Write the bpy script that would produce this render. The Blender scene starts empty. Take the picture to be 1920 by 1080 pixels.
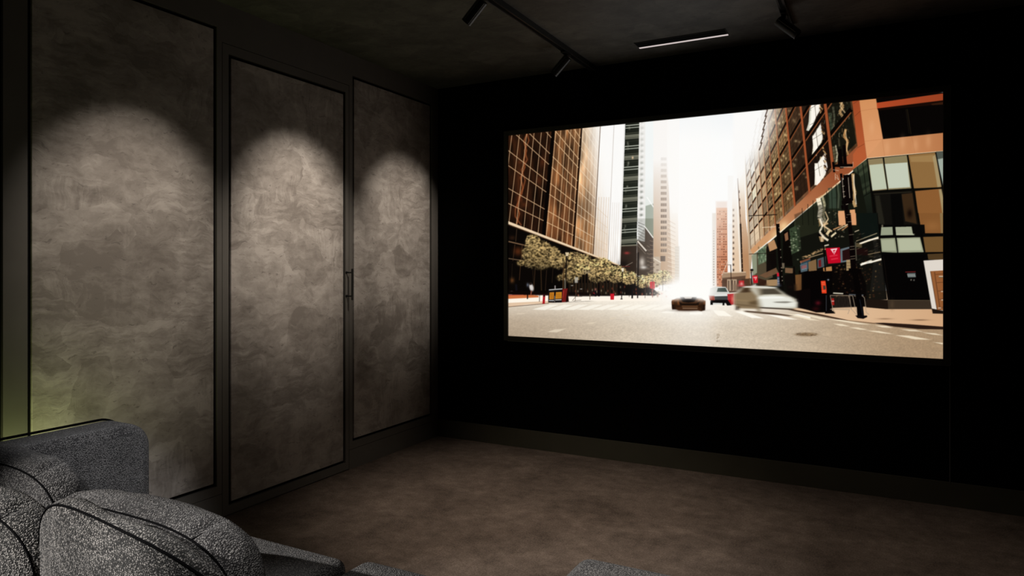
import bpy, bmesh, math, random
import numpy as np
from mathutils import Vector, Matrix, noise
random.seed(4)
S = bpy.context.scene
COL = S.collection
PI = math.pi

# ------------------------------------------------------------------ camera
F_PX, YAW, HOR = 1302.3, 0.4885, 500.1       # focal length in px (1920 frame), heading left of +Y, horizon row
cd = bpy.data.cameras.new('camera'); cam = bpy.data.objects.new('camera', cd); COL.objects.link(cam)
cam.location = (0, 0, 1.3); cam.rotation_euler = (PI / 2, 0, YAW)
cd.sensor_width = 36; cd.lens = F_PX / 1920 * 36
cd.shift_y = -(540 - HOR) / 1920
cd.clip_start = 0.02
S.camera = cam

# ------------------------------------------------------------------ world, exposure
w = bpy.data.worlds.new('world'); S.world = w; w.use_nodes = True
w.node_tree.nodes['Background'].inputs[0].default_value = (0, 0, 0, 1)
S.view_settings.view_transform = 'Standard'; S.view_settings.look = 'None'
S.view_settings.exposure = 0; S.view_settings.gamma = 1; S.view_settings.use_curve_mapping = False

# ------------------------------------------------------------------ room numbers
XL, XR, YF, YB, H = -3.009, 0.93, 4.448, -1.6, 2.665
TRK = -1.73                                     # first ceiling rail
TRK2 = -0.45                                    # second ceiling rail

# ------------------------------------------------------------------ lights
def spot(name, loc, tgt, power, size, blend, color, rad=0.02, parent=None):
    l = bpy.data.lights.new(name, 'SPOT'); l.energy = power; l.spot_size = math.radians(size); l.spot_blend = blend
    l.color = color; l.shadow_soft_size = rad
    o = bpy.data.objects.new(name, l); COL.objects.link(o); o.location = loc
    o.rotation_euler = (Vector(tgt) - Vector(loc)).to_track_quat('-Z', 'Y').to_euler()
    return o
WARM = (1.0, 0.90, 0.80)
SPOT_Y = (1.95, 2.95, 3.97)
for i, y in enumerate(SPOT_Y):
    spot('wall_spot_light', (TRK - 0.10, y, 2.485), (XL, y + 0.04, 2.50 - 1.22 * math.tan(math.radians((42, 39.5, 38.5)[i]))), (68, 104, 70)[i], 45.5, 0.92, WARM)
# unseen spots over sofa and pouf; the fill lights are added, with no lamps
spot('sofa_spot_light', (-2.65, -1.40, 2.45), (-1.62, 0.92, 0.62), 620, 24, 0.6, (1.0, 0.95, 0.90))
spot('arm_fill_light', (TRK2 - 0.06, 0.9, 2.52), (-2.52, 1.62, 0.42), 190, 21, 0.9, (0.97, 0.97, 1.0))  # added fill, brightens the inner face of the arm
spot('pouf_spot_light', (TRK2 + 0.06, 0.9, 2.52), (-0.55, 1.66, 0.43), 130, 30, 0.8, (1.0, 0.94, 0.88))
spot('floor_fill_light', (TRK2 - 0.14, 2.6, 2.52), (-0.25, 3.05, 0.0), 48, 80, 1.0, (1.0, 0.86, 0.74))  # added fill, lifts the open carpet
spot('cushion_fill_light', (TRK2 - 0.06, -0.2, 2.52), (-1.22, 1.06, 0.60), 90, 15, 0.8, (1.0, 0.96, 0.92))  # added to brighten the right end of the middle cushion
spot('carpet_fill_light', (TRK + 0.06, 2.45, 2.52), (TRK + 0.02, 3.35, 0.0), 135, 60, 1.0, (1.0, 0.86, 0.74))  # second added fill, for the carpet toward the left wall
gl = bpy.data.lights.new('green_glow_light', 'AREA'); gl.shape = 'RECTANGLE'; gl.size = 0.02; gl.size_y = 0.16
gl.energy = 4.2; gl.color = (0.86, 1.0, 0.40)
glo = bpy.data.objects.new('green_glow_light', gl); COL.objects.link(glo)
glo.location = (-2.95, 1.46, 0.32); glo.rotation_euler = (PI, math.radians(-12), 0)

# ------------------------------------------------------------------ node helpers
def mat(name, col=(0.5, 0.5, 0.5), rough=0.6, metal=0.0, spec=0.5):
    m = bpy.data.materials.new(name); m.use_nodes = True
    b = m.node_tree.nodes['Principled BSDF']
    b.inputs['Base Color'].default_value = (*col, 1); b.inputs['Roughness'].default_value = rough
    b.inputs['Metallic'].default_value = metal; b.inputs['Specular IOR Level'].default_value = spec
    return m
def N(m, t, **kw):
    n = m.node_tree.nodes.new(t)
    for k, v in kw.items():
        if k in n.inputs: n.inputs[k].default_value = v
        else: setattr(n, k, v)
    return n
def L(m, a, b): m.node_tree.links.new(a, b)
def coords(m, scale=(1, 1, 1), kind='Object', rot=(0, 0, 0)):
    tc = N(m, 'ShaderNodeTexCoord'); mp = N(m, 'ShaderNodeMapping'); mp.inputs['Scale'].default_value = scale
    mp.inputs['Rotation'].default_value = rot
    L(m, tc.outputs[kind], mp.inputs['Vector']); return mp.outputs['Vector']
def nz(m, vec, scale, detail=4, rough=0.5, dist=0.0):
    n = N(m, 'ShaderNodeTexNoise'); n.inputs['Scale'].default_value = scale; n.inputs['Detail'].default_value = detail
    n.inputs['Roughness'].default_value = rough; n.inputs['Distortion'].default_value = dist
    L(m, vec, n.inputs['Vector']); return n.outputs['Fac']
def ramp(m, fac, stops):
    r = N(m, 'ShaderNodeValToRGB'); e = r.color_ramp.elements
    while len(e) < len(stops): e.new(0.5)
    for k, (p, c) in enumerate(stops):
        e[k].position = p; e[k].color = (*c, 1) if len(c) == 3 else c
    L(m, fac, r.inputs['Fac']); return r.outputs['Color']
def mixc(m, fac, a, b, mode='MIX'):
    n = N(m, 'ShaderNodeMix'); n.data_type = 'RGBA'; n.blend_type = mode
    for i, v in ((0, fac), (6, a), (7, b)):
        if isinstance(v, (int, float)): n.inputs[i].default_value = v
        elif isinstance(v, tuple): n.inputs[i].default_value = (*v, 1)
        else: L(m, v, n.inputs[i])
    return n.outputs[2]
def mth(m, op, a, b=0.0):
    n = N(m, 'ShaderNodeMath'); n.operation = op
    for i, v in ((0, a), (1, b)):
        if isinstance(v, (int, float)): n.inputs[i].default_value = v
        else: L(m, v, n.inputs[i])
    return n.outputs[0]
def bump(m, h, strength, dist, prev=None):
    n = N(m, 'ShaderNodeBump'); n.inputs['Strength'].default_value = strength; n.inputs['Distance'].default_value = dist
    L(m, h, n.inputs['Height'])
    if prev: L(m, prev, n.inputs['Normal'])
    return n.outputs['Normal']
def bsdf(m): return m.node_tree.nodes['Principled BSDF']

# ------------------------------------------------------------------ materials
def plaster(name, lo, mid, hi, bmp=0.2):
    """trowelled mineral plaster: cloudy patches with ragged edges, short horizontal / vertical trowel drags, nicks"""
    m = mat(name, rough=0.62, spec=0.35); b = bsdf(m)
    tc = N(m, 'ShaderNodeTexCoord'); v0 = tc.outputs['Object']
    warp = N(m, 'ShaderNodeTexNoise'); warp.inputs['Scale'].default_value = 6.0; warp.inputs['Detail'].default_value = 5
    L(m, v0, warp.inputs['Vector'])
    add = N(m, 'ShaderNodeMixRGB'); add.blend_type = 'ADD'; add.inputs[0].default_value = 0.13
    L(m, v0, add.inputs[1]); L(m, warp.outputs['Color'], add.inputs[2]); v = add.outputs[0]
    def mp(sc, rot=(0, 0, 0), src=None):
        q = N(m, 'ShaderNodeMapping'); q.inputs['Scale'].default_value = sc; q.inputs['Rotation'].default_value = rot
        L(m, src or v, q.inputs['Vector']); return q.outputs['Vector']
    def vor(sc, vec):
        n = N(m, 'ShaderNodeTexVoronoi'); n.inputs['Scale'].default_value = sc; L(m, vec, n.inputs['Vector'])
        q = N(m, 'ShaderNodeSeparateColor'); L(m, n.outputs['Color'], q.inputs[0]); return q.outputs
    big = nz(m, mp((1, 1, 1.2)), 1.9, 5, 0.6)
    p1 = vor(4.6, mp((1, 0.75, 1.15))); p2 = vor(9.5, mp((1, 0.8, 1.3)))
    hs = nz(m, mp((1, 1.6, 13), (0.10, 0, 0)), 4.0, 5, 0.65, 0.3)
    vs = nz(m, mp((1, 15, 1.6), (0, 0, 0)), 3.2, 4, 0.6, 0.2)
    cloud = nz(m, mp((1, 1.2, 2.2)), 7.0, 7, 0.68)
    s1 = mixc(m, ramp(m, p1[1], [(0.62, (0, 0, 0)), (0.66, (1, 1, 1))]), hs, vs)
    amt = ramp(m, p1[2], [(0.35, (0.15,) * 3), (0.75, (1, 1, 1))])
    t = mth(m, 'MULTIPLY', mth(m, 'SUBTRACT', big, 0.5), 1.1)
    t = mth(m, 'ADD', t, mth(m, 'MULTIPLY', mth(m, 'SUBTRACT', cloud, 0.5), 1.15))
    t = mth(m, 'ADD', t, mth(m, 'MULTIPLY', mth(m, 'SUBTRACT', p1[0], 0.5), 0.24))
    t = mth(m, 'ADD', t, mth(m, 'MULTIPLY', mth(m, 'SUBTRACT', p2[0], 0.5), 0.14))
    t = mth(m, 'ADD', t, mth(m, 'MULTIPLY', mth(m, 'MULTIPLY', mth(m, 'SUBTRACT', s1, 0.5), 0.9), amt))
    t = mth(m, 'ADD', t, 0.5)
    c = ramp(m, t, [(0.22, lo), (0.5, mid), (0.78, hi)])
    nick = nz(m, mp((1, 3, 9)), 9.0, 4, 0.6, 0.6)
    c = mixc(m, mth(m, 'MULTIPLY', ramp(m, nick, [(0.62, (0, 0, 0)), (0.68, (1, 1, 1))]), 0.55), c, tuple(x * 0.6 for x in lo))
    L(m, c, b.inputs['Base Color'])
    L(m, bump(m, mth(m, 'ADD', s1, cloud), bmp, 0.004), b.inputs['Normal'])
    return m
M_plaster = plaster('taupe_trowelled_plaster', (0.215, 0.187, 0.161), (0.325, 0.289, 0.254), (0.460, 0.415, 0.370))
M_ceiling = plaster('dark_ceiling_plaster', (0.050, 0.047, 0.042), (0.076, 0.072, 0.065), (0.108, 0.102, 0.092))

def speck(name, col, rough, amt=0.12, scale=30, spec=0.4):
    m = mat(name, col, rough, spec=spec); b = bsdf(m)
    f = nz(m, coords(m), scale, 5, 0.6)
    L(m, ramp(m, f, [(0.3, tuple(x * (1 - amt) for x in col)), (0.7, tuple(x * (1 + amt) for x in col))]), b.inputs['Base Color'])
    return m
M_trimwall = speck('satin_taupe_paint', (0.118, 0.108, 0.094), 0.5, 0.06, 8)
M_groove = mat('black_shadow_gap', (0.004, 0.004, 0.004), 0.9, spec=0.1)
M_frontwall = speck('black_acoustic_cloth', (0.0016, 0.0016, 0.0017), 0.95, 0.1, 300, spec=0.03)
M_basefront = speck('dark_olive_skirting_paint', (0.05, 0.047, 0.032), 0.6, 0.08, 8, spec=0.2)
M_black = speck('black_powder_coat', (0.006, 0.006, 0.006), 0.35, 0.1, 200, spec=0.5)
M_rail = speck('black_anodised_rail', (0.008, 0.008, 0.008), 0.3, 0.1, 90, spec=0.6)
M_edge = mat('worn_metal_edge_and_highlight', (0.12, 0.12, 0.12), 0.35, 0.6)
M_frame = speck('dark_screen_frame', (0.030, 0.029, 0.021), 0.5, 0.1, 60, spec=0.4)

def carpet():
    m = mat('brown_cut_pile_carpet', rough=0.95, spec=0.1); b = bsdf(m)
    v = coords(m)
    big = nz(m, v, 2.6, 8, 0.66, 0.6); mid = nz(m, v, 13, 7, 0.75); fine = nz(m, v, 130, 3, 0.7)
    t = mth(m, 'ADD', mth(m, 'MULTIPLY', big, 0.42), mth(m, 'MULTIPLY', mid, 0.40))
    t = mth(m, 'ADD', t, mth(m, 'MULTIPLY', fine, 0.46))
    c = ramp(m, t, [(0.50, (0.055, 0.042, 0.033)), (0.66, (0.125, 0.097, 0.078)), (0.84, (0.235, 0.185, 0.150))])
    L(m, c, b.inputs['Base Color'])
    L(m, bump(m, fine, 0.6, 0.004, bump(m, mid, 0.3, 0.01)), b.inputs['Normal'])
    return m
M_carpet = carpet()

def boucle(name, dark, light, scale=150, rnd=0.75):
    """nubbly heathered weave"""
    m = mat(name, rough=0.9, spec=0.15); b = bsdf(m)
    b.inputs['Sheen Weight'].default_value = 0.15
    v = coords(m, (1, 1, 1))
    vo = N(m, 'ShaderNodeTexVoronoi'); vo.inputs['Scale'].default_value = scale; vo.inputs['Randomness'].default_value = rnd
    L(m, v, vo.inputs['Vector'])
    sp = N(m, 'ShaderNodeSeparateColor'); L(m, vo.outputs['Color'], sp.inputs[0])
    nub = mth(m, 'SUBTRACT', 1.0, mth(m, 'MULTIPLY', vo.outputs['Distance'], 1.5))
    big = nz(m, v, 9, 3, 0.5)
    t = mth(m, 'MULTIPLY', nub, mth(m, 'ADD', 0.45, mth(m, 'MULTIPLY', sp.outputs[0], 0.85)))
    t = mth(m, 'ADD', t, mth(m, 'MULTIPLY', mth(m, 'SUBTRACT', big, 0.5), 0.35))
    mid = tuple((a * 0.55 + c * 0.45) for a, c in zip(dark, light))
    L(m, ramp(m, t, [(0.18, dark), (0.48, mid), (0.86, light)]), b.inputs['Base Color'])
    L(m, bump(m, nub, 0.9, 0.004), b.inputs['Normal'])
    return m
M_fabric = boucle('grey_heathered_boucle', (0.030, 0.029, 0.030), (0.42, 0.405, 0.395), 260)
M_fabric2 = boucle('grey_basket_weave', (0.012, 0.012, 0.012), (0.60, 0.57, 0.54), 250, 0.7)
M_piping = speck('charcoal_piping', (0.0035, 0.0035, 0.004), 0.95, 0.5, 300, spec=0.05)
M_wood = speck('dark_stained_foot_wood', (0.02, 0.014, 0.01), 0.5, 0.3, 40)
M_lens = mat('lamp_lens', (0.02, 0.02, 0.02), 0.2)
def emit(name, col, st):
    m = mat(name, (0, 0, 0)); b = bsdf(m)
    b.inputs['Emission Color'].default_value = (*col, 1); b.inputs['Emission Strength'].default_value = st
    return m
M_led = emit('pinkish_white_led_strip', (1.0, 0.86, 0.84), 0.62)

# ------------------------------------------------------------------ geometry helpers
def obj(name, bm, m, parent=None, smooth=False, kind=None, label=None, cat=None, group=None):
    me = bpy.data.meshes.new(name); bm.to_mesh(me); bm.free()
    if smooth:
        for p in me.polygons: p.use_smooth = True
    o = bpy.data.objects.new(name, me); COL.objects.link(o)
    for mm in (m if isinstance(m, (list, tuple)) else [m]): me.materials.append(mm)
    if parent: o.parent = parent
    if kind: o['kind'] = kind
    if label: o['label'] = label
    if cat: o['category'] = cat
    if group: o['group'] = group
    return o
def thing(name, label, cat, loc=(0, 0, 0), rz=0, group=None, kind=None):
    o = bpy.data.objects.new(name, None); COL.objects.link(o); o.location = loc; o.rotation_euler = (0, 0, rz)
    o.empty_display_size = 0.1; o['label'] = label
    if cat: o['category'] = cat
    if group: o['group'] = group
    if kind: o['kind'] = kind
    return o
def box(bm, x0, x1, y0, y1, z0, z1, bev=0.0, seg=2):
    g = bmesh.ops.create_cube(bm, size=1)['verts']
    for v in g:
        v.co = Vector(((x0 + x1) / 2 + v.co.x * (x1 - x0), (y0 + y1) / 2 + v.co.y * (y1 - y0), (z0 + z1) / 2 + v.co.z * (z1 - z0)))
    if bev:
        es = list({e for v in g for e in v.link_edges})
        bmesh.ops.bevel(bm, geom=es, offset=bev, segments=seg, affect='EDGES', profile=0.5)
    return bm
def BM(*a, **k): return box(bmesh.new(), *a, **k)
def tube(bm, pts, r, n=8, closed=False, cap=True):
    pts = [Vector(p) for p in pts]; rings = []
    for i, p in enumerate(pts):
        a = pts[(i - 1) % len(pts)] if (closed or i > 0) else p
        b = pts[(i + 1) % len(pts)] if (closed or i < len(pts) - 1) else p
        t = (b - a).normalized(); up = Vector((0, 0, 1)) if abs(t.z) < 0.9 else Vector((1, 0, 0))
        u = t.cross(up).normalized(); v = t.cross(u)
        rr = r[i] if isinstance(r, (list, tuple)) else r
        rings.append([bm.verts.new(p + (u * math.cos(2 * PI * k / n) + v * math.sin(2 * PI * k / n)) * rr) for k in range(n)])
    m = len(rings)
    for i in range(m if closed else m - 1):
        A, B = rings[i], rings[(i + 1) % m]
        for k in range(n): bm.faces.new((A[k], A[(k + 1) % n], B[(k + 1) % n], B[k]))
    if cap and not closed:
        bm.faces.new(rings[0][::-1]); bm.faces.new(rings[-1])
    return bm
def lathe(bm, prof, n=28):
    """profile of (radius, z) revolved about local Z"""
    rings = []
    for r, z in prof:
        rings.append([bm.verts.new((r * math.cos(2 * PI * k / n), r * math.sin(2 * PI * k / n), z)) for k in range(n)] if r > 1e-6 else [bm.verts.new((0, 0, z))])
    for A, B in zip(rings, rings[1:]):
        for k in range(n):
            a = [A[k % len(A)], A[(k + 1) % len(A)], B[(k + 1) % len(B)], B[k % len(B)]]
            f = list(dict.fromkeys(a))
            if len(f) > 2: bm.faces.new(f)
    bmesh.ops.recalc_face_normals(bm, faces=bm.faces); return bm

# ------------------------------------------------------------------ shell
obj('floor', BM(XL - 0.1, XR + 0.1, YB - 0.1, YF + 0.1, -0.1, 0), M_carpet, kind='structure', label='mottled brown carpet floor')
obj('ceiling', BM(XL - 0.1, XR + 0.1, YB - 0.1, YF + 0.1, H, H + 0.1), M_ceiling, kind='structure', label='dark trowelled plaster ceiling')
obj('wall_back', BM(XL - 0.1, XR + 0.1, YB - 0.1, YB, 0, H), M_trimwall, kind='structure')
obj('wall_right', BM(XR, XR + 0.1, YB, YF + 0.1, 0, H), M_frontwall, kind='structure')

# left wall: satin skin with rectangular openings in front of a black core; the plaster panels sit in the openings
SK = 0.016
P_Z0, P_Z1 = 0.172, 2.532                         # wall panel openings
D0, D1, DTOP = 2.470, 3.436, 2.459                # door leaf
obj('wall_left', BM(XL - 0.12, XL - SK, YB, YF + 0.1, 0, H), M_groove, kind='structure')
skin = bmesh.new()
openings = [(0.32, 1.453), (1.541, 2.436), (3.472, 4.362)]
ys = [YB]
def sk(y0, y1, z0, z1): box(skin, XL - SK - 0.001, XL, y0, y1, z0, z1)
sk(YB, 0.32, 0, H)
sk(1.453, 1.541, P_Z0, P_Z1); sk(2.436, D0 - 0.003, P_Z0, P_Z1); sk(D1 + 0.003, 3.472, P_Z0, P_Z1); sk(4.362, YF, P_Z0, P_Z1)
sk(0.32, YF, P_Z1, H)
sk(D0 - 0.003, D1 + 0.003, DTOP + 0.003, P_Z1)
sk(0.32, D0 - 0.003, 0.127, P_Z0); sk(D1 + 0.003, YF, 0.127, P_Z0)
o = obj('wall_left', skin, M_trimwall, kind='structure', label='satin taupe wall framing with black shadow gaps'); o.name = 'wall_left.001'
bb = bmesh.new(); box(bb, XL - SK, XL + 0.001, YB, D0 - 0.003, 0, 0.1245); box(bb, XL - SK, XL + 0.001, D1 + 0.003, YF, 0, 0.1245)
obj('baseboard_left', bb, M_trimwall, kind='structure')

def plaster_panel(y0, y1, z0, z1):
    return BM(XL - SK, XL - 0.003, y0, y1, z0, z1, bev=0.0015, seg=1)
G = 0.0175
labels = ['narrow sliver of taupe plaster wall panel at far left edge beyond the grey strip',
          'wide taupe plaster wall panel left of the door, rising behind the sofa arm',
          'taupe plaster wall panel right of the door, beside the black screen wall']
for (y0, y1), lb in zip(openings, labels):
    obj('wall_panel', plaster_panel(y0 + G, y1 - G, P_Z0 + G, P_Z1 - G), M_plaster, label=lb, cat='wall panel', group='plaster wall panels')
# door
door = thing('door_1', 'flush door with taupe plaster inset and slim black pull handle', None, (XL, D0, 0), kind='structure')
def rel(bm, x, y, z):
    bmesh.ops.translate(bm, verts=bm.verts, vec=(-x, -y, -z)); return bm
lf = bmesh.new()
I0, I1, IZ0, IZ1 = 2.509, 3.405, 0.052, 2.411
for a in ((D0, I0, 0.006, DTOP), (I1, D1, 0.006, DTOP), (I0, I1, IZ1, DTOP), (I0, I1, 0.006, IZ0)):
    box(lf, XL - SK, XL, *a)
obj('door_leaf', rel(lf, XL, D0, 0), M_trimwall, door)
obj('door_panel', rel(plaster_panel(I0 + G, I1 - G, IZ0 + G, IZ1 - G), XL, D0, 0), M_plaster, door, label='taupe plaster inset of the door')
hb = bmesh.new(); hx = XL + 0.052
box(hb, hx - 0.006, hx + 0.006, 3.404, 3.416, 1.088, 1.288, bev=0.003)
handle = obj('handle', rel(hb, XL, D0, 0), M_black, door, label='slim black bar pull')
for z in (1.113, 1.263):
    sb = tube(bmesh.new(), [(XL - 0.001, 3.414, z), (XL + 0.004, 3.414, z), (XL + 0.0041, 3.414, z), (hx, 3.411, z)], [0.009, 0.009, 0.005, 0.005], 10)
    obj('standoff', rel(sb, XL, D0, 0), M_black, handle)

# front wall: black cloth panels with hairline joints, skirting
obj('wall_front', BM(XL, XR + 0.1, YF, YF + 0.1, 0, H), M_frontwall, kind='structure', label='black cloth screen wall')
obj('baseboard_front', BM(XL, XR, YF - 0.008, YF + 0.001, 0, 0.131, bev=0.001, seg=1), M_basefront, kind='structure')
obj('trim_1', BM(0.327, 0.331, YF - 0.012, YF + 0.001, 0.132, 0.755), M_edge, kind='structure', label='hairline vertical joint below the screen corner')
obj('trim_2', BM(0.327, 0.330, YF - 0.004, YF + 0.001, 2.283, H), M_frame, kind='structure')

# ------------------------------------------------------------------ the projected / displayed picture, painted as polygons
CX0, CY0, SC = 935.0, 160.0, 2.0
CW, CH = int(850 * SC), int(530 * SC)
CV = np.zeros((CH, CW, 3), np.float32)
rs = np.random.RandomState(11)
def RGB(c): return np.array(c, np.float32) / 255.0
def _bb(xs, ys, pad=2):
    x0 = max(0, int(min(xs)) - pad); x1 = min(CW, int(max(xs)) + pad + 1)
    y0 = max(0, int(min(ys)) - pad); y1 = min(CH, int(max(ys)) + pad + 1)
    return (x0, x1, y0, y1) if x1 > x0 and y1 > y0 else None
def _put(bb, a, c):
    x0, x1, y0, y1 = bb; v = CV[y0:y1, x0:x1]
    v += (c - v) * a[..., None]
def poly(pts, c, al=1.0, soft=1.0, c2=None, gdir=None):
    """convex polygon, soft edged; optional second colour reached along gdir ((x,y)->(x,y))"""
    P = [((x - CX0) * SC, (y - CY0) * SC) for x, y in pts]
    bb = _bb([p[0] for p in P], [p[1] for p in P], int(soft) + 2)
    if not bb: return
    X, Y = np.meshgrid(np.arange(bb[0], bb[1]) + 0.5, np.arange(bb[2], bb[3]) + 0.5)
    ar = sum(P[i][0] * P[(i + 1) % len(P)][1] - P[(i + 1) % len(P)][0] * P[i][1] for i in range(len(P)))
    s = 1 if ar > 0 else -1; d = np.full(X.shape, -1e9)
    for i in range(len(P)):
        (ax, ay), (bx, by) = P[i], P[(i + 1) % len(P)]
        l = math.hypot(bx - ax, by - ay)
        if l < 1e-6: continue
        d = np.maximum(d, -s * ((bx - ax) * (Y - ay) - (by - ay) * (X - ax)) / l)
    a = np.clip(0.5 - d / soft, 0, 1) * al
    tn = [(P[(i + 1) % len(P)][0] - P[i][0]) * (P[(i + 2) % len(P)][1] - P[(i + 1) % len(P)][1]) - (P[(i + 1) % len(P)][1] - P[i][1]) * (P[(i + 2) % len(P)][0] - P[(i + 1) % len(P)][0]) for i in range(len(P))]
    if min(tn) < -1 and max(tn) > 1:                      # concave outline: even-odd fill with 3x3 subsamples
        a = np.zeros(X.shape, np.float32)
        for ox in (-0.33, 0, 0.33):
            for oy in (-0.33, 0, 0.33):
                ins = np.zeros(X.shape, bool); Xo, Yo = X + ox * soft, Y + oy * soft
                for i in range(len(P)):
                    (ax, ay), (bx, by) = P[i], P[(i + 1) % len(P)]
                    if ay == by: continue
                    ins ^= ((ay > Yo) != (by > Yo)) & (Xo < (bx - ax) * (Yo - ay) / (by - ay) + ax)
                a += ins / 9.0
        a *= al
    col = RGB(c)
    if c2 is not None:
        (gx, gy), (hx, hy) = [((x - CX0) * SC, (y - CY0) * SC) for x, y in gdir]
        t = np.clip(((X - gx) * (hx - gx) + (Y - gy) * (hy - gy)) / ((hx - gx) ** 2 + (hy - gy) ** 2), 0, 1)[..., None]
        col = col * (1 - t) + RGB(c2) * t
    _put(bb, a, col)
def line(p, q, w, c, al=1.0, soft=1.0, w2=None):
    dx, dy = q[0] - p[0], q[1] - p[1]; l = math.hypot(dx, dy) or 1
    w2 = w if w2 is None else w2
    nx, ny = -dy / l / 2, dx / l / 2
    poly([(p[0] + nx * w, p[1] + ny * w), (q[0] + nx * w2, q[1] + ny * w2), (q[0] - nx * w2, q[1] - ny * w2), (p[0] - nx * w, p[1] - ny * w)], c, al, soft)
def rect(x0, y0, x1, y1, c, al=1.0, soft=1.0, **k): poly([(x0, y0), (x1, y0), (x1, y1), (x0, y1)], c, al, soft, **k)
def blob(x, y, rx, ry, c, al=1.0, hard=1.0, rot=0.0):
    """soft ellipse; hard=1 gaussian-like, larger = firmer"""
    R = max(rx, ry) * 2.2
    bb = _bb([(x - R - CX0) * SC, (x + R - CX0) * SC], [(y - R - CY0) * SC, (y + R - CY0) * SC])
    if not bb: return
    X, Y = np.meshgrid((np.arange(bb[0], bb[1]) + 0.5) / SC + CX0 - x, (np.arange(bb[2], bb[3]) + 0.5) / SC + CY0 - y)
    cs, sn = math.cos(rot), math.sin(rot)
    q = ((X * cs + Y * sn) / rx) ** 2 + ((-X * sn + Y * cs) / ry) ** 2
    _put(bb, np.exp(-q ** hard) * al, RGB(c))
def vnoise(w, h, sx, sy, oct_=4, seed=0):
    r = np.random.RandomState(seed); out = np.zeros((h, w), np.float32); amp = 1; tot = 0
    for o in range(oct_):
        gx, gy = max(2, int(w / sx) + 2), max(2, int(h / sy) + 2)
        g = r.rand(gy, gx); xs = np.linspace(0, gx - 1.001, w); ys = np.linspace(0, gy - 1.001, h)
        xi, yi = xs.astype(int), ys.astype(int); xf, yf = xs - xi, ys - yi
        xf = xf * xf * (3 - 2 * xf); yf = yf * yf * (3 - 2 * yf)
        a = g[yi][:, xi] * (1 - xf) + g[yi][:, xi + 1] * xf; b = g[yi + 1][:, xi] * (1 - xf) + g[yi + 1][:, xi + 1] * xf
        out += amp * (a * (1 - yf)[:, None] + b * yf[:, None]); tot += amp; amp *= 0.5; sx /= 2; sy /= 2
        sx, sy = max(sx, 1), max(sy, 1)
    return out / tot
def mask_poly(pts):
    P = [((x - CX0) * SC, (y - CY0) * SC) for x, y in pts]
    X, Y = np.meshgrid(np.arange(CW) + 0.5, np.arange(CH) + 0.5); ins = np.zeros(X.shape, bool)
    for i in range(len(P)):
        (ax, ay), (bx, by) = P[i], P[(i + 1) % len(P)]
        if ay == by: continue
        ins ^= ((ay > Y) != (by > Y)) & (X < (bx - ax) * (Y - ay) / (by - ay) + ax)
    return ins.astype(np.float32)
def A(x, y): return (940 + x / 4.153, 170 + y / 4.153)
def B(x, y): return (940 + x / 4.153, 410 + y / 4.153)
def C_(x, y): return (1220 + x / 4.153, 180 + y / 4.153)
def D(x, y): return (1220 + x / 4.153, 420 + y / 4.153)
def E_(x, y): return (1490 + x / 4.153, 160 + y / 4.153)
def F_(x, y): return (1490 + x / 3.724, 400 + y / 3.724)
def PL(fn, pts, c, al=1.0, soft=1.0, **k): poly([fn(*p) for p in pts], c, al, soft, **k)
def LN(fn, p, q, w, c, al=1.0, soft=1.0): line(fn(*p), fn(*q), w / 4.0, c, al, soft)
YY, XX = np.meshgrid((np.arange(CH) + 0.5) / SC + CY0, (np.arange(CW) + 0.5) / SC + CX0, indexing='ij')

# --- sky
CV[:] = RGB((253, 253, 252))
CV[:] = CV + (RGB((240, 243, 245)) - CV) * (np.clip((270 - YY) / 60, 0, 1) * 0.7)[..., None]

# --- road base with warm fall-off
def smooth(a, b, x): t = np.clip((x - a) / (b - a), 0, 1); return t * t * (3 - 2 * t)
road = (YY > 545)
base = RGB((214, 200, 180))[None, None] * np.ones((CH, CW, 1), np.float32)
gl_ = np.exp(-(((XX - 1290) / 170) ** 2)) * (1 - smooth(556, 625, YY) * 0.9)
left = smooth(1230, 955, XX)[..., None]; right = smooth(1330, 1768, XX)[..., None]; dn = smooth(575, 650, YY)[..., None]
base = base + (RGB((194, 177, 156)) - base) * left * 0.9
base = base + (RGB((174, 148, 118)) - base) * right * 0.95
base = base + (RGB((162, 143, 120)) - base) * (left * dn * 0.45)
base = base + (RGB((255, 250, 240)) - base) * (np.clip(gl_ * 1.05, 0, 1))[..., None]
base = base + (RGB((255, 248, 236)) - base) * ((1 - smooth(548, 578, YY)) * (1 - smooth(1500, 1600, XX)) * 0.8)[..., None]
base = base + (RGB((244, 236, 222)) - base) * (smooth(606, 560, YY) * smooth(1620, 1420, XX) * 0.62)[..., None]
gr = (vnoise(CW, CH, 5, 3, 3, 5) - 0.5) * 0.16 + (vnoise(CW, CH, 60, 14, 3, 6) - 0.5) * 0.07
base = base * (1 + gr[..., None] * (0.35 + 0.65 * smooth(570, 640, YY))[..., None])
CV[:] = np.where(road[..., None], base, CV)
# crosswalk bars and lane marks
W_ = (255, 250, 238)
for k in range(9):
    x = 1012 + k * 27.5
    poly([(x + 20, 571), (x + 38, 571), (x + 12 - k * 0.5, 581), (x - 12, 580)], W_, 0.75, 2)
for q in [((85, 690), (150, 668), (222, 668), (180, 693)), ((310, 703), (310, 672), (395, 672), (412, 703)), ((505, 690), (490, 668), (575, 675), (640, 718), (530, 712)),
          ((665, 680), (720, 676), (882, 733), (790, 728)), ((905, 705), (990, 705), (1146, 742), (1040, 738)), ((1075, 706), (1150, 700), (1246, 722), (1246, 743))]:
    PL(D, q, W_, 0.95, 2)
for q in [((365, 880), (425, 861), (515, 855), (440, 884)), ((660, 818), (705, 806), (757, 802), (720, 817)), ((840, 781), (870, 770), (905, 768), (880, 780)), ((118, 742), (150, 736), (205, 736), (185, 742)), ((955, 752), (980, 746), (1015, 746), (1000, 752))]:
    PL(B, q, (226, 212, 190), 0.9, 1.5)
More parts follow.
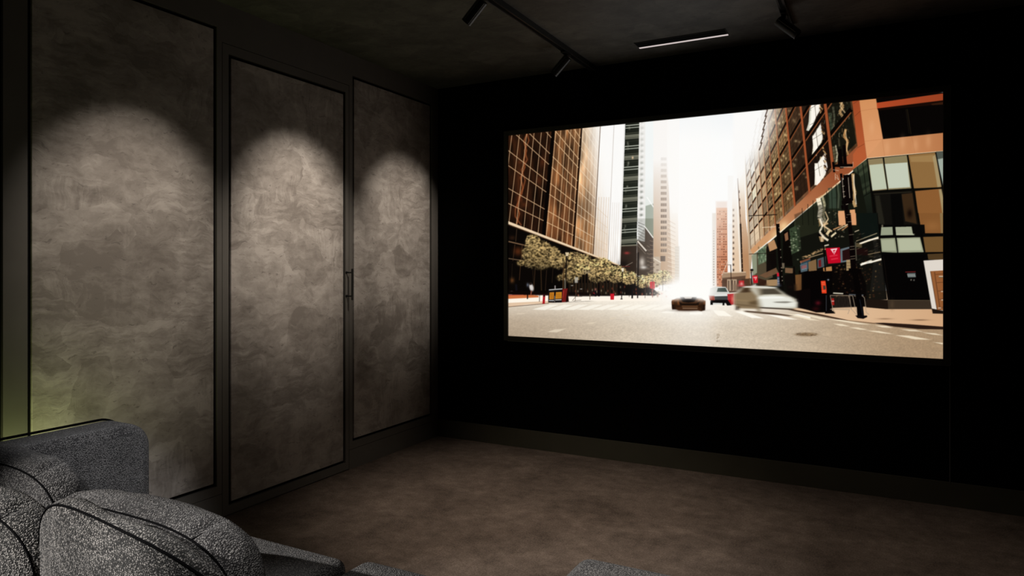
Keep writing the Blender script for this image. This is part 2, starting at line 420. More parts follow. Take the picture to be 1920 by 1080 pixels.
for q in [((268, 768), (330, 771), (388, 788), (320, 784)), ((380, 795), (440, 795), (515, 811), (455, 810)), ((500, 816), (590, 820), (697, 842), (600, 834)), ((697, 848), (800, 852), (952, 880), (840, 878)),
          ((966, 897), (1033, 902), (1033, 913)), ((60, 706), (130, 712), (260, 740), (180, 738)), ((225, 736), (330, 742), (532, 776), (440, 772)), ((560, 780), (640, 784), (692, 799), (610, 794)),
          ((735, 806), (840, 812), (900, 824), (800, 820)), ((880, 828), (980, 836), (1033, 850), (960, 844)), ((-60, 700), (0, 706), (180, 748), (110, 744))]:
    PL(F_, q, (240, 226, 200), 0.9, 1.5)
blob(1513, 626.5, 21, 3.6, (120, 98, 72), 0.75, 2.0)
for k in range(60):
    x = 1494 + rs.rand() * 38; y = 624 + rs.rand() * 5
    blob(x, y, 1.6, 0.5, (180, 150, 112) if k % 2 else (70, 52, 38), 0.5)
for k in range(14): blob(1342 + rs.rand() * 8, 624 + rs.rand() * 16, 0.9, 0.9, (120, 96, 70), 0.5)

# --- right sidewalk and curb
PL(F_, [(-120, 655), (330, 640), (1040, 660), (1040, 792), (560, 768), (330, 742), (0, 678)], (226, 194, 160), 1, 1.5, c2=(214, 174, 136), gdir=(F_(300, 700), F_(1033, 740)))
PL(F_, [(-60, 666), (0, 672), (170, 700), (345, 738), (390, 748), (300, 738), (150, 710), (0, 682)], (58, 38, 26), 0.9, 1.5)
PL(F_, [(545, 764), (620, 762), (800, 772), (1040, 790), (1040, 809), (860, 806), (700, 790)], (48, 32, 24), 1, 1.5)
PL(F_, [(330, 742), (390, 746), (560, 764), (560, 770)], (120, 92, 68), 1, 1.5)
blob(*F_(630, 735), 13, 1.2, (120, 90, 66), 0.6); blob(*F_(875, 743), 15, 1.2, (110, 82, 60), 0.7)

# =================================================== left glass building
VL, VU = (1297.0, 549.0), (1259.0, -2116.0)
def ray_y(yref, x, V=VL, xref=956.0): return V[1] + (yref - V[1]) * (x - V[0]) / (xref - V[0])
def up_x(xb, yb, y): return VU[0] + (xb - VU[0]) * (y - VU[1]) / (yb - VU[1])
# dark arcade below the ledge
poly([(920, 400), (1166, 494), (1240, 552), (1200, 560), (950, 572)], (12, 8, 6), 1, 1.5)
def ledge_x(xb): return ray_y(417, xb)
bays = [(905, 1023, (36, 19, 11), (60, 35, 19)), (1023, 1078, (98, 62, 37), (134, 94, 60)), (1078, 1114, (158, 116, 78), (222, 190, 154)), (1114, 1141.5, (226, 206, 184), (252, 249, 246)), (1141.5, 1163.5, (244, 240, 235), (253, 253, 253))]
TOP = 190
for (a, b, c0, c1) in bays:
    ya, yb = ledge_x(a), ledge_x(b)
    poly([(up_x(a, ya, TOP), TOP), (up_x(b, yb, TOP), TOP), (b, yb), (a, ya)], c0, 1, 1.0, c2=c1, gdir=((a, 420), (b + (b - a) * .3, 250)))
mL = mask_poly([(905, 150), (up_x(1163.5, ledge_x(1163.5), 150), 150), (1163.5, ledge_x(1163.5)), (940, ledge_x(940))])
ns = vnoise(CW, CH, 26, 90, 4, 21) - 0.5; ns2 = vnoise(CW, CH, 9, 60, 3, 22) - 0.5
fadeb = 1 - smooth(1070, 1130, XX) * 0.85
CV *= (1 + (ns * 1.3 + ns2 * 0.9) * mL * fadeb)[..., None]
np.clip(CV, 0, 1, out=CV)
# wavering warm reflection in the darkest bay
pts = [(212, 330), (186, 400), (205, 470), (186, 540), (192, 600), (160, 680), (178, 760), (150, 830), (135, 900), (150, 960), (130, 1040)]
pt2 = [(205, 330), (225, 390), (190, 470), (212, 540), (165, 620), (196, 700), (170, 800), (120, 920), (118, 980), (165, 1050)]
for P_, c in ((pts, (168, 92, 50)), (pt2, (120, 62, 34))):
    for i in range(len(P_) - 1):
        LN(A, P_[i], P_[i + 1], 13, c, 0.55, 4); LN(A, P_[i], P_[i + 1], 5, (198, 130, 84), 0.45, 2)
for x, y, rx, ry in ((160, 560, 5, 3), (150, 850, 6, 4), (190, 890, 5, 5), (90, 380, 4, 9), (330, 560, 6, 10), (300, 700, 5, 9)): blob(*A(x, y), rx, ry, (110, 58, 32), 0.55)
for k in range(60):       # pane to pane variation in the second and third bays
    t = rs.rand(); xb = 1026 + t * 88; yb = ray_y(rs.uniform(-150, 400), xb)
    blob(xb + (410 - yb) * 0.06, yb, 3.5, 7 + rs.rand() * 6, (205, 160, 112) if rs.rand() > .45 else (84, 48, 26), 0.28 * (1 - t * .5))
# bays: recesses
def vstrip(xb, w, c, al=1.0, y0=TOP):
    yb = ledge_x(xb); line((up_x(xb, yb, y0), y0), (xb, yb), w * 0.9, c, al, 1.2, w2=w)
vstrip(1021.5, 7.0, (10, 6, 4)); vstrip(1077, 3.2, (30, 16, 8)); vstrip(1114.2, 1.6, (60, 40, 26), 0.8); vstrip(1141.8, 1.0, (120, 104, 92), 0.6)
for xb in (928, 942.5, 956.8, 970.5, 984.5, 998.5, 1011): vstrip(xb, 1.3, (206, 172, 134), 0.85)
for xb in (1026.5, 1036, 1046.5, 1056, 1065, 1073.5): vstrip(xb, 1.2, (226, 190, 148), 0.9)
for xb in (1080, 1087.5, 1094.5, 1101, 1107.5, 1112): vstrip(xb, 0.9, (240, 220, 190), 0.8)
for xb in (1119, 1124, 1129, 1133.5, 1138): vstrip(xb, 0.7, (250, 240, 225), 0.7)
for xb in (1146, 1150, 1154, 1158): vstrip(xb, 0.5, (206, 196, 184), 0.35)
hy = 382.0; k = 0; hs_ = []
while hy > -520:
    hs_.append(hy); hy -= 28 if k % 2 == 0 else 42.5; k += 1
for yr in hs_:
    for a, b, w, c, al in ((925, 1019, 1.5, (206, 172, 134), 0.85), (1025, 1076, 1.4, (226, 192, 150), 0.85), (1079, 1113, 1.1, (240, 220, 190), 0.75), (1115, 1141, 0.7, (250, 238, 222), 0.6)):
        # clip x extents to the tilted bay
        y1 = ray_y(yr, a); xa = a + (ledge_x(a) - y1) * (VU[0] - a) / (ledge_x(a) - VU[1])
        y2 = ray_y(yr, b); xb2 = b + (ledge_x(b) - y2) * (VU[0] - b) / (ledge_x(b) - VU[1])
        for _ in range(2):
            y1 = ray_y(yr, xa); xa = up_x(a, ledge_x(a), y1); y2 = ray_y(yr, xb2); xb2 = up_x(b, ledge_x(b), y2)
        if y2 > 150: line((xa, y1), (xb2, y2), w, c, al)
# haze eating the far bays
hz = smooth(1092, 1142, XX + (330 - YY) * 0.10) * (1 - smooth(380, 520, YY) * 0.85) * mL
CV[:] = CV + (RGB((253, 252, 250)) - CV) * np.clip(hz * 0.93, 0, 1)[..., None]
vstrip(1114.2, 1.4, (96, 70, 50), 0.7); vstrip(1141.8, 1.0, (150, 134, 120), 0.45); vstrip(1163.2, 1.0, (190, 180, 170), 0.4)
for xb in (1119, 1124, 1129, 1133.5, 1138): vstrip(xb, 0.9, (196, 160, 124), 0.55, 370)
for xb in (1146, 1150, 1154, 1158): vstrip(xb, 0.7, (196, 176, 156), 0.5, 380)
for yr in hs_[:5]: line((1115, ray_y(yr, 1115)), (1141, ray_y(yr, 1141)), 0.8, (206, 176, 142), 0.5)
# ledge
line((930, ray_y(418, 930)), (1163, ray_y(418, 1163)), 5.5, (236, 212, 180), 1, 1.2, w2=2.6)
line((930, ray_y(422, 930)), (1163, ray_y(422, 1163)), 1.2, (120, 84, 56), 0.8, 1.2)
# arcade details
for p, q, w, c, al in (((65, 178), (210, 212), 9, (150, 118, 88), .8), ((65, 310), (200, 330), 7, (150, 124, 96), .7), ((130, 80), (122, 180), 4, (110, 84, 60), .7), ((116, 200), (100, 330), 5, (90, 66, 44), .7),
        ((172, 210), (165, 320), 5, (110, 80, 54), .7), ((160, 350), (150, 480), 4, (110, 76, 50), .7), ((272, 400), (262, 560), 4, (120, 86, 56), .6), ((362, 400), (352, 560), 4, (96, 70, 50), .6),
        ((412, 380), (404, 500), 3, (96, 70, 50), .6), ((95, 350), (90, 500), 3, (70, 52, 36), .6), ((560, 270), (700, 340), 10, (190, 150, 112), .5), ((610, 330), (700, 360), 16, (206, 180, 150), .6), ((640, 400), (720, 430), 26, (232, 214, 190), .55)):
    LN(B, p, q, w, c, al)
blob(*B(140, 255), 8, 8, (120, 62, 30), 0.7); blob(*B(95, 480), 4, 5, (150, 96, 50), 0.6); blob(*B(95, 150), 6, 4, (60, 36, 22), 0.7)
for x in range(540, 920, 24):
    LN(B, (x, 430), (x - 2, 600), 5, (110, 78, 50), 0.5); LN(B, (x + 9, 500), (x + 8, 600), 3, (190, 160, 120), 0.35)
for x, y in ((630, 547), (560, 520), (90, 565)): blob(*B(x, y), 2.2, 0.8, (255, 250, 240), 0.8)

# =================================================== dark banded tower
poly([(1175.5, 200), (1202, 200), (1196, 430), (1195, 512), (1163.5, 498), (1167.5, 429)], (20, 24, 16), 1, 1.2)
for j in range(9):
    y0 = 390 + (j - 2.3) * 162
    def bx(y): return (975 - (y - 250) * 0.038, 1085 - (y - 240) * 0.022)
    for yy, hh, c in ((0, 34, (118, 118, 102)), (-14, 6, (70, 72, 58)), (86, 7, (196, 200, 186)), (106, 7, (176, 180, 166)), (50, 3, (52, 54, 42)), (22, 5, (60, 62, 50))):
        y = y0 + yy
        xl, xr = bx(y)
        if y < 1320: PL(A, [(xl, y + 8), (xr, y - 2), (xr, y + hh - 2), (xl, y + hh + 8)], c, 0.9)
    for k in range(3): blob(*A(bx(y0)[0] + 14 + rs.rand() * 20, y0 + 60 + rs.rand() * 60), 1.6, 2.6, (150, 150, 134), 0.5)
blob(*A(1030, 525), 1.5, 2.5, (255, 220, 180), 0.9)
PL(B, [(935, 215), (1062, 210), (1060, 430), (1010, 440), (930, 360)], (44, 32, 24), 1, 1.5)
LN(B, (942, 212), (1064, 206), 10, (128, 122, 104), 0.9)
blob(*B(985, 268), 5, 2.5, (190, 60, 60), 0.7); blob(*B(960, 350), 8, 6, (20, 14, 12), 0.9); LN(B, (975, 370), (1030, 340), 5, (210, 190, 170), 0.5); LN(B, (940, 372), (1010, 372), 4, (150, 40, 40), 0.7)
LN(B, (944, 0), (930, 360), 9, (226, 220, 212), 0.9)
# white balcony strip
poly([(1201, 200), (1213, 200), (1211.5, 420), (1196.8, 420)], (240, 238, 234), 1, 1.2)
for j in range(24):
    y = 250 + j * 45
    d = 0.25 + 0.7 * min(1, max(0, (y - 350) / 600))
    x = 1103 - (y - 250) * 0.008
    blob(*A(x, y), 3.0, 2.6, (126, 130, 122), d); blob(*A(x + 8, y + 16), 2.0, 1.6, (250, 250, 248), 0.8)
poly([(1211.5, 200), (1236, 200), (1231, 420), (1228, 450), (1211.5, 425)], (244, 247, 246), 1, 2, c2=(214, 220, 210), gdir=((1222, 330), (1222, 440)))
PL(A, [(1130, 900), (1195, 880), (1195, 1200), (1128, 1070)], (146, 156, 140), 0.8, 3)
LN(A, (1140, 830), (1200, 920), 8, (252, 252, 250), 0.9)
PL(B, [(1122, 78), (1192, 155), (1192, 0), (1128, 0)], (120, 126, 108), 0.75, 2)
PL(B, [(1065, 170), (1128, 60), (1135, 80), (1190, 160), (1190, 470), (1060, 440)], (66, 54, 44), 1, 1.5)
PL(B, [(1066, 0), (1128, 0), (1124, 180), (1070, 170)], (196, 196, 190), 0.8, 2)
for k in range(7): LN(B, (1072, 30 + k * 22), (1122, 50 + k * 24), 6, (90, 90, 84), 0.6)
LN(B, (1068, 175), (1136, 252), 11, (228, 218, 204), 0.95); LN(B, (1068, 205), (1130, 275), 4, (130, 116, 100), .8)
for k in range(8): LN(B, (1140, 210 + k * 30), (1186, 236 + k * 26), 4, (150, 128, 106), 0.6)
blob(*B(1103, 340), 5, 9, (236, 226, 214), 0.8); blob(*B(1115, 380), 6, 3, (240, 234, 226), 0.8); LN(B, (1122, 60), (1190, 150), 7, (250, 246, 240), 0.95)

# =================================================== tan windowed tower (left of the sky)
Tm = [(1226.5, 190), (1254, 190), (1266, 533), (1227, 533)]
poly(Tm, (186, 150, 116), 1, 1.5, c2=(250, 247, 244), gdir=((1240, 470), (1240, 300)))
poly([(1252, 250), (1272, 330), (1274.5, 533), (1262, 533)], (222, 192, 158), 1, 1.5, c2=(253, 252, 250), gdir=((1262, 500), (1270, 380)))
poly([(1252, 190), (1276, 190), (1274, 400), (1262, 400), (1252.5, 330)], (252, 250, 247), 0.7, 3)
for j in range(22):
    y = 296 + j * 10.7
    d = min(1, max(0.12, (y - 300) / 110))
    if y < 476:
        rect(1240.5, y, 1251.5, y + 5.6, (92, 72, 58), d * 0.85)
        for x in (1244, 1247.8): line((x, y), (x, y + 5.6), 0.7, (200, 170, 136), d * 0.8)
        line((1239, y + 7.2), (1252.5, y + 7.2), 1, (236, 212, 180), 0.5 * d)
rect(1240, 480, 1249, 490, (66, 50, 40), 0.9, 1.5)
for j in range(16):
    y = 410 + j * 8
    line((1253.5, y), (1268, y + 9 - j * .4), 1.0, (250, 234, 212), 0.6); line((1253.5, y + 3), (1268, y + 11 - j * .4), 1.2, (160, 124, 94), 0.4)
rect(1267, 462, 1275.5, 532, (190, 178, 160), 0.7, 2)
for j in range(12): line((1267, 466 + j * 5.4), (1275, 467 + j * 5.4), 1.0, (236, 228, 214), 0.6)
PL(D, [(10, 255), (75, 255), (86, 300), (80, 420), (0, 420)], (186, 168, 146), 0.9, 2)
LN(D, (15, 258), (85, 300), 8, (240, 228, 208), 0.8)
for k in range(7): rect(1224 + (k % 2) * 8, 490 + k * 5, 1229 + (k % 2) * 8, 493 + k * 5, (104, 84, 66), 0.6)
PL(D, [(0, 100), (26, 110), (28, 400), (0, 420)], (60, 46, 38), 0.85, 2)
for k in range(8): LN(D, (0, 130 + k * 34), (26, 138 + k * 32), 5, (150, 126, 100), 0.6)

# =================================================== towers right of the sky
rect(1336.5, 400, 1343.5, 540, (226, 216, 204), 0.75, 3)
for j in range(22): rect(1338.3, 432 + j * 4.8, 1340.6, 434.4 + j * 4.8, (110, 100, 90), 0.3 + 0.025 * j)
rect(1343.5, 378, 1364.8, 540, (226, 190, 168), 0.35, 8)
poly([(1344, 390), (1364.5, 390), (1366, 540), (1345, 540)], (192, 116, 78), 1, 1.5, c2=(236, 202, 180), gdir=((1354, 500), (1354, 392)))
for j in range(31):
    y = 396 + j * 4.7
    for k_ in range(5):
        if rs.rand() < 0.62: rect(1346 + k_ * 3.8, y, 1348.3 + k_ * 3.8, y + 2.2, (92, 48, 34), 0.25 + 0.5 * min(1, (y - 390) / 90))
        if rs.rand() < 0.25: rect(1346 + k_ * 3.8, y, 1348 + k_ * 3.8, y + 2, (246, 224, 200), 0.6)
    line((1345, y - 1), (1365, y - 1), 0.6, (226, 168, 132), 0.5)
rect(1365.5, 330, 1376.5, 512, (250, 248, 245), 0.95, 2)
for x in (1367.5, 1370, 1372.8): line((x, 420), (x, 500), 0.6, (206, 196, 186), 0.5)
poly([(1374, 366), (1382, 340), (1388, 512), (1374.5, 520)], (226, 196, 164), 0.9, 2, c2=(250, 246, 240), gdir=((1380, 480), (1380, 370)))
for j in range(13): rect(1374.8, 392 + j * 10.2, 1377.8, 396.5 + j * 10.2, (70, 50, 38), 0.3 + 0.05 * j)
poly([(1379, 250), (1397, 250), (1398, 400), (1400, 520), (1388, 520), (1384, 340)], (240, 226, 208), 1, 2, c2=(252, 250, 247), gdir=((1390, 400), (1388, 300)))
poly([(1385, 350), (1396.5, 318), (1399, 410), (1406.5, 470), (1407, 536), (1392, 536), (1389, 430)], (188, 144, 106), 1, 2, c2=(246, 234, 218), gdir=((1396, 480), (1393, 345)))
for j in range(11): line((1386.5 + j * .6, 360 + j * 15), (1388 + j * .6, 360 + j * 15), 5, (60, 38, 26), 0.75)
line((1384.2, 335), (1389.5, 420), 1.4, (80, 52, 36), 0.8); line((1389.5, 420), (1393, 512), 3, (34, 22, 16), 0.95)
for j in range(9): line((1391.5, 428 + j * 9.5), (1394, 427 + j * 9.5), 1.2, (190, 150, 112), .7)
# awning and signs at street level
PL(D, [(555, 415), (575, 378), (745, 372), (752, 400), (740, 425), (565, 432)], (166, 136, 108), 1, 1.5)
PL(D, [(560, 420), (742, 402), (742, 428), (566, 434)], (96, 70, 52), 0.9, 1.5); LN(D, (575, 380), (745, 374), 6, (226, 204, 176), .9)
PL(D, [(560, 432), (770, 425), (790, 520), (560, 540)], (74, 50, 36), 0.9, 2)
PL(D, [(600, 430), (675, 430), (675, 520), (600, 520)], (206, 180, 150), .8, 2)
for x, y0, y1 in ((612, 440, 520), (640, 436, 515), (660, 440, 520)): LN(D, (x, y0), (x, y1), 8, (60, 40, 30), .8)
rect(*D(690, 440), *D(732, 486), (190, 40, 44), .95, 1.5); blob(*D(712, 468), 2.5, 3.5, (250, 220, 210), .8)
LN(D, (605, 290), (560, 400), 5, (236, 224, 206), .7); LN(D, (605, 290), (640, 380), 5, (236, 224, 206), .7)

# =================================================== right facade, seen down the street
VR = (1308.0, 560.0)
def rr(yref, x, xref=1513.0): return VR[1] + (yref - VR[1]) * (x - VR[0]) / (xref - VR[0])
def upx(xb, yb, y): return VU[0] + (xb - VU[0]) * (y - VU[1]) / (yb - VU[1])
LED = 393.0
poly([(1397, 300), (1440, 205), (1500, 185), (1612, 170), (1625, 297), (1411, 478), (1407, 533)], (96, 66, 42), 1, 1.5, c2=(226, 200, 170), gdir=((1540, 330), (1420, 300)))
mR = mask_poly([(1397, 296), (1424, 240), (1446, 160), (1612, 150), (1625, 297), (1411, 478), (1407, 500)])
n1 = vnoise(CW, CH, 14, 34, 4, 31) - 0.5
CV *= (1 + n1 * 1.1 * mR * smooth(1395, 1450, XX))[..., None]; np.clip(CV, 0, 1, out=CV)
rows = [360 - 50.3 * k for k in range(0, 16)]
cols = [1408, 1416, 1425, 1434, 1443.5, 1455, 1471, 1491.5, 1519, 1563.5, 1608]      # pier positions at the ledge
def led_y(x): return rr(LED - 22, x)
def facade_pt(xb, yref):
    x = xb
    for _ in range(3): y = rr(yref, x); x = upx(xb, led_y(xb), y)
    return x, rr(yref, x)
pal = {9: ((16, 20, 14), (34, 36, 24)), 8: ((18, 11, 8), (40, 26, 16)), 7: ((44, 28, 18), (90, 64, 40)), 6: ((112, 84, 52), (150, 120, 78)), 5: ((134, 106, 68), (176, 144, 98)), 4: ((150, 120, 82), (206, 178, 136)), 3: ((160, 130, 94), (226, 206, 172)), 2: ((190, 164, 130), (240, 228, 206)), 1: ((214, 194, 166), (246, 238, 224)), 0: ((224, 206, 180), (248, 242, 232))}
for i in range(len(cols) - 1):
    for j, yr in enumerate(rows):
        a = facade_pt(cols[i], yr); b = facade_pt(cols[i + 1], yr); c = facade_pt(cols[i + 1], yr - 50.3); d_ = facade_pt(cols[i], yr - 50.3)
        if max(p[1] for p in (a, b, c, d_)) < 150: continue
        up = min(1, j / 7.0)
        cc = tuple(pal[i][0][k] * (1 - up) + pal[i][1][k] * up for k in range(3))
        f = 0.80 + rs.rand() * 0.4
        poly([a, b, c, d_], tuple(min(255, v * f) for v in cc), 0.85, 1.2)
        # mullion grid and tangled reflections inside the pane
        for t in (0.25, 0.5, 0.75):
            p = (a[0] * (1 - t) + b[0] * t, a[1] * (1 - t) + b[1] * t); q = (d_[0] * (1 - t) + c[0] * t, d_[1] * (1 - t) + c[1] * t)
            line(p, q, 0.7, (24, 16, 10), 0.55 if i > 3 else 0.25)
        for t in ((0.3, 0.52, 0.75) if i > 3 else (0.5,)):
            p = (a[0] * (1 - t) + d_[0] * t, a[1] * (1 - t) + d_[1] * t); q = (b[0] * (1 - t) + c[0] * t, b[1] * (1 - t) + c[1] * t)
            line(p, q, 0.6, (30, 20, 12), 0.5 if i > 3 else 0.2)
        if 3 < i < 8:
            wdt = cols[i + 1] - cols[i]
            for _ in range(7):
                t, u_ = rs.rand() * .8 + .1, rs.rand() * .6 + .25
                px = a[0] * (1 - t) + b[0] * t + (d_[0] - a[0]) * u_; py = (a[1] * (1 - t) + b[1] * t) * (1 - u_) + (d_[1] * (1 - t) + c[1] * t) * u_
                blob(px, py, wdt * .07 + .4, 2.2, (240, 214, 160) if rs.rand() > .4 else (50, 34, 20), 0.55 if i < 7 else .35)
# bright wavering reflections in the two near bays
for (P_, w, c, al) in (([(150, 140), (135, 200), (128, 300), (110, 360)], 34, (236, 236, 220), .9), ([(185, 140), (160, 230), (130, 330)], 26, (255, 252, 244), .95), ([(160, 395), (165, 470), (155, 550)], 36, (252, 240, 214), .95), ([(185, 340), (200, 420), (205, 470)], 24, (210, 200, 170), .8),
        ([(178, 610), (180, 700), (178, 780)], 40, (255, 248, 232), .95), ([(215, 560), (205, 650), (215, 730)], 30, (236, 214, 170), .75), ([(235, 540), (225, 620)], 14, (255, 240, 210), .7),
        ([(350, 125), (380, 170), (350, 215), (385, 260), (365, 290)], 20, (196, 160, 112), .8), ([(375, 130), (355, 170), (395, 220)], 9, (236, 206, 160), .7), ([(400, 345), (385, 400), (415, 440), (400, 500), (415, 545)], 18, (206, 156, 100), .85), ([(395, 350), (410, 460), (405, 530)], 7, (240, 206, 160), .7),
        ([(270, 220), (275, 300), (285, 380)], 36, (74, 84, 66), .8), ([(300, 170), (310, 260), (300, 350)], 14, (150, 150, 124), .55), ([(305, 480), (315, 560), (330, 600)], 34, (150, 140, 108), .6), ([(320, 470), (335, 540), (325, 600)], 9, (240, 230, 200), .7), ([(345, 420), (350, 480)], 12, (120, 110, 84), .6), ([(425, 545), (440, 590)], 22, (60, 64, 60), .8)):
    for i in range(len(P_) - 1): LN(E_, P_[i], P_[i + 1], w, c, al, 3)
for k in range(14): LN(E_, (120 + rs.rand() * 110, 180 + k * 42), (140 + rs.rand() * 110, 150 + k * 42), 2.5, (20, 14, 8), .7)
for k in range(16): LN(E_, (255 + rs.rand() * 20, 150 + k * 30), (330 + rs.rand() * 40, 120 + k * 30), 2.5, (14, 12, 8), .7)
LN(E_, (225, 140), (300, 620), 3, (20, 14, 8), .5)
for x0, x1 in ((150, 165), (172, 188), (330, 350), (300, 325)): LN(E_, (x0, 150), (x1 - 6, 600), 3, (20, 14, 10), .6)
for k in range(90):
    x, y = 1545 + rs.rand() * 48, 190 + rs.rand() * 105
    line((x, y), (x + rs.uniform(-1.5, 1.5), y + 3 + rs.rand() * 5), 0.5 + rs.rand() * .8, [(190, 184, 150), (60, 70, 56), (214, 170, 116), (20, 20, 14)][k % 4], .45)
for k in range(160):
    x = 1425 + rs.rand() * 190; yb = 478 - (x - 1411) * .84; y = yb + 8 + rs.rand() * 70
    line((x, y), (x + rs.uniform(-1, 1), y + 2 + rs.rand() * 6), 0.5 + rs.rand() * .9, [(120, 130, 104), (16, 18, 12), (196, 190, 160), (70, 84, 66)][k % 4], .35)
for q in ([(132, 135), (204, 130), (206, 190), (112, 350), (128, 270)], [(140, 405), (205, 300), (222, 420), (152, 545)], [(157, 640), (238, 530), (258, 640), (240, 700), (176, 790)]):
    PL(E_, q, (255, 250, 240), .93, 3)
for k in range(46):
    y = 140 + rs.rand() * 600; x = 205 + (y - 140) * .07 + rs.rand() * 16
    LN(E_, (x - 14, y), (x + rs.uniform(-6, 8), y + 14 + rs.rand() * 16), 5 + rs.rand() * 7, [(38, 24, 14), (214, 176, 124), (90, 60, 36)][k % 3], .75, 2)
for k in range(3): LN(E_, (158 + k * 8, 150 + k * 200), (176 + k * 12, 330 + k * 190), 3, (60, 46, 32), .8)
for k in range(5): LN(E_, (120, 190 + k * 125), (215, 130 + k * 125), 2.5, (60, 46, 32), .7)
# soffit strokes (dark undersides), leaning with the street perspective, and the piers
for i in range(len(cols) - 1):
    for j, yr in enumerate(rows):
        near = max(0, (cols[i] - 1400) / 165.0); w = 1.6 + 5.5 * near
        a = facade_pt(cols[i] + 0.8, yr - 0 * near); b = facade_pt(cols[i + 1] - 0.8, yr)
        if a[1] < 165: continue
        if j == 0: continue
        fade = 1.0 - 0.75 * smooth(1446, 1415, a[0]) * smooth(340, 270, a[1]) - 0.9 * smooth(1432, 1418, a[0]) * smooth(330, 290, a[1])
        line((a[0], a[1] - w * .3), (b[0], b[1] - w * .3), w, (12, 7, 4), max(0.0, 0.97 * fade), 1.2, w2=w * 1.2)
        line((a[0], a[1] + w * .55), (b[0], b[1] + w * .55), 0.9 + 1.5 * near, (176, 104, 62), 0.75 * max(0, fade), 1.2)
for i, xb in enumerate(cols[:-1]):
    w = 1.4 + 4.4 * max(0, (xb - 1410) / 150.0); yb = led_y(xb); yt = 150
    c = (226, 200, 166) if i < 3 else (184, 136, 98) if i < 5 else (164, 104, 66) if i < 7 else (170, 92, 54)
    line((upx(xb, yb, yt), yt), (xb, yb), w * 0.85, c, 0.95, 1.2, w2=w)
    line((upx(xb, yb, yt) + w * .5, yt), (xb + w * .5, yb), 0.9, (40, 22, 12), 0.8, 1.0)
# upper left of this facade dissolves in glare
gz = np.clip(smooth(330, 235, YY + (XX - 1440) * 1.15) * smooth(1475, 1415, XX + (YY - 300) * 0.10), 0, 1)
gz2 = smooth(1412, 1394, XX) * smooth(400, 300, YY) * smooth(1372, 1380, XX)
gz = gz * smooth(1376, 1390, XX)
CV[:] = CV + (RGB((252, 251, 249)) - CV) * np.clip(np.maximum(gz * 1.0, gz2) * (XX < 1500), 0, 1)[..., None]
for k in range(7):
    for (x0, y0) in ((895, 175), (860, 250), (820, 300)):
        p = (x0 - k * 9 + (8 if x0 == 895 else 0), y0 + k * 52 - 60); LN(C_, p, (p[0] + 22, p[1] - 62), 3 if x0 < 890 else 7, (60, 40, 28) if x0 > 890 else (206, 198, 190), 0.9 if x0 > 890 else 0.4)
# ledge band along the street
e0, e1 = facade_pt(1408, LED - 22), (1600, 291)
poly([facade_pt(1408, 372), (1608, rr(365, 1608)), (1625, 298), (1490, 411.6), (1412, 477)], (160, 92, 58), 1, 1.3, c2=(210, 160, 116), gdir=((1560, 330), (1440, 450)))
line((1412, 477.5), (1490, 412.2), 1.0, (236, 206, 168), 0.8); line((1490, 412.2), (1625, 298.5), 1.4, (232, 200, 160), 0.9)
blob(*D(1040, 20), 8, 10, (252, 222, 170), 0.75, rot=0.5); blob(*D(975, 80), 7, 12, (240, 206, 156), 0.6, rot=0.6)
# corner pier, shaded side
PL(E_, [(440, 60), (498, 60), (562, 572), (455, 655), (455, 540), (492, 490)], (166, 82, 46), 1, 1.3, c2=(186, 100, 60), gdir=(E_(460, 120), E_(540, 540)))
for p, q in (((470, 245), (512, 205)), ((490, 490), (545, 460)), ((458, 150), (500, 120))): LN(E_, p, q, 2.5, (96, 46, 26), .7)
for x, y in ((300, 500), (60, 720), (130, 800), (380, 610)): blob(*E_(x + 40, y + 130), 9, 4, (140, 70, 40), 0.3, rot=-0.6)

# =================================================== corner block, lit face
PL(E_, [(498, 60), (1160, 60), (1160, 520), (562, 572)], (10, 7, 6), 1, 1.2)
PL(E_, [(496, 60), (625, 60), (688, 425), (562, 572)], (214, 152, 102), 1, 1.3, c2=(222, 162, 116), gdir=(E_(560, 120), E_(620, 500)))
PL(E_, [(562, 572), (682, 424), (1160, 374), (1160, 515)], (218, 160, 114), 1, 1.3, c2=(190, 130, 86), gdir=(E_(620, 500), E_(1150, 440)))
for p, q in (((512, 205), (635, 185)), ((545, 440), (682, 424)), ((682, 424), (700, 555)), ((910, 405), (935, 535))): LN(E_, p, q, 2, (170, 108, 68), .6)
for x, y in ((720, 490), (840, 450), (940, 470), (1040, 440), (600, 330)): blob(*E_(x, y), 5, 12, (232, 180, 136), .35)
PL(E_, [(638, 142), (1160, 68), (1160, 122), (642, 186)], (184, 82, 46), 1, 1.3, c2=(160, 74, 42), gdir=(E_(640, 160), E_(1150, 90)))
PL(E_, [(642, 186), (1160, 122), (1160, 152), (650, 200)], (30, 14, 8), 1, 1.3)
PL(E_, [(1060, 150), (1160, 135), (1160, 155), (1070, 160)], (70, 40, 22), .7, 1.5)
LN(E_, (875, 190), (905, 385), 6, (44, 36, 22), .8); LN(E_, (865, 190), (890, 380), 2, (90, 80, 54), .5)
LN(E_, (560, 573), (1155, 516), 6, (246, 222, 188), 1)
# glazed block under it: left (street) side
PL(E_, [(562, 578), (600, 830), (620, 1080), (480, 1080), (475, 900), (455, 660)], (50, 58, 42), 1, 1.3, c2=(24, 28, 22), gdir=(E_(540, 620), E_(560, 1050)))
for a, b, c in (((470, 670), (560, 600), (92, 98, 76)), ((480, 720), (575, 650), (84, 92, 70)), ((500, 800), (585, 760), (66, 74, 56)), ((490, 870), (590, 800), (80, 86, 64))): LN(E_, a, b, 26, c, .5, 5)
for p, q in (((490, 640), (520, 880)), ((530, 610), (560, 850)), ((475, 905), (600, 830))): LN(E_, p, q, 5, (12, 14, 10), .9)
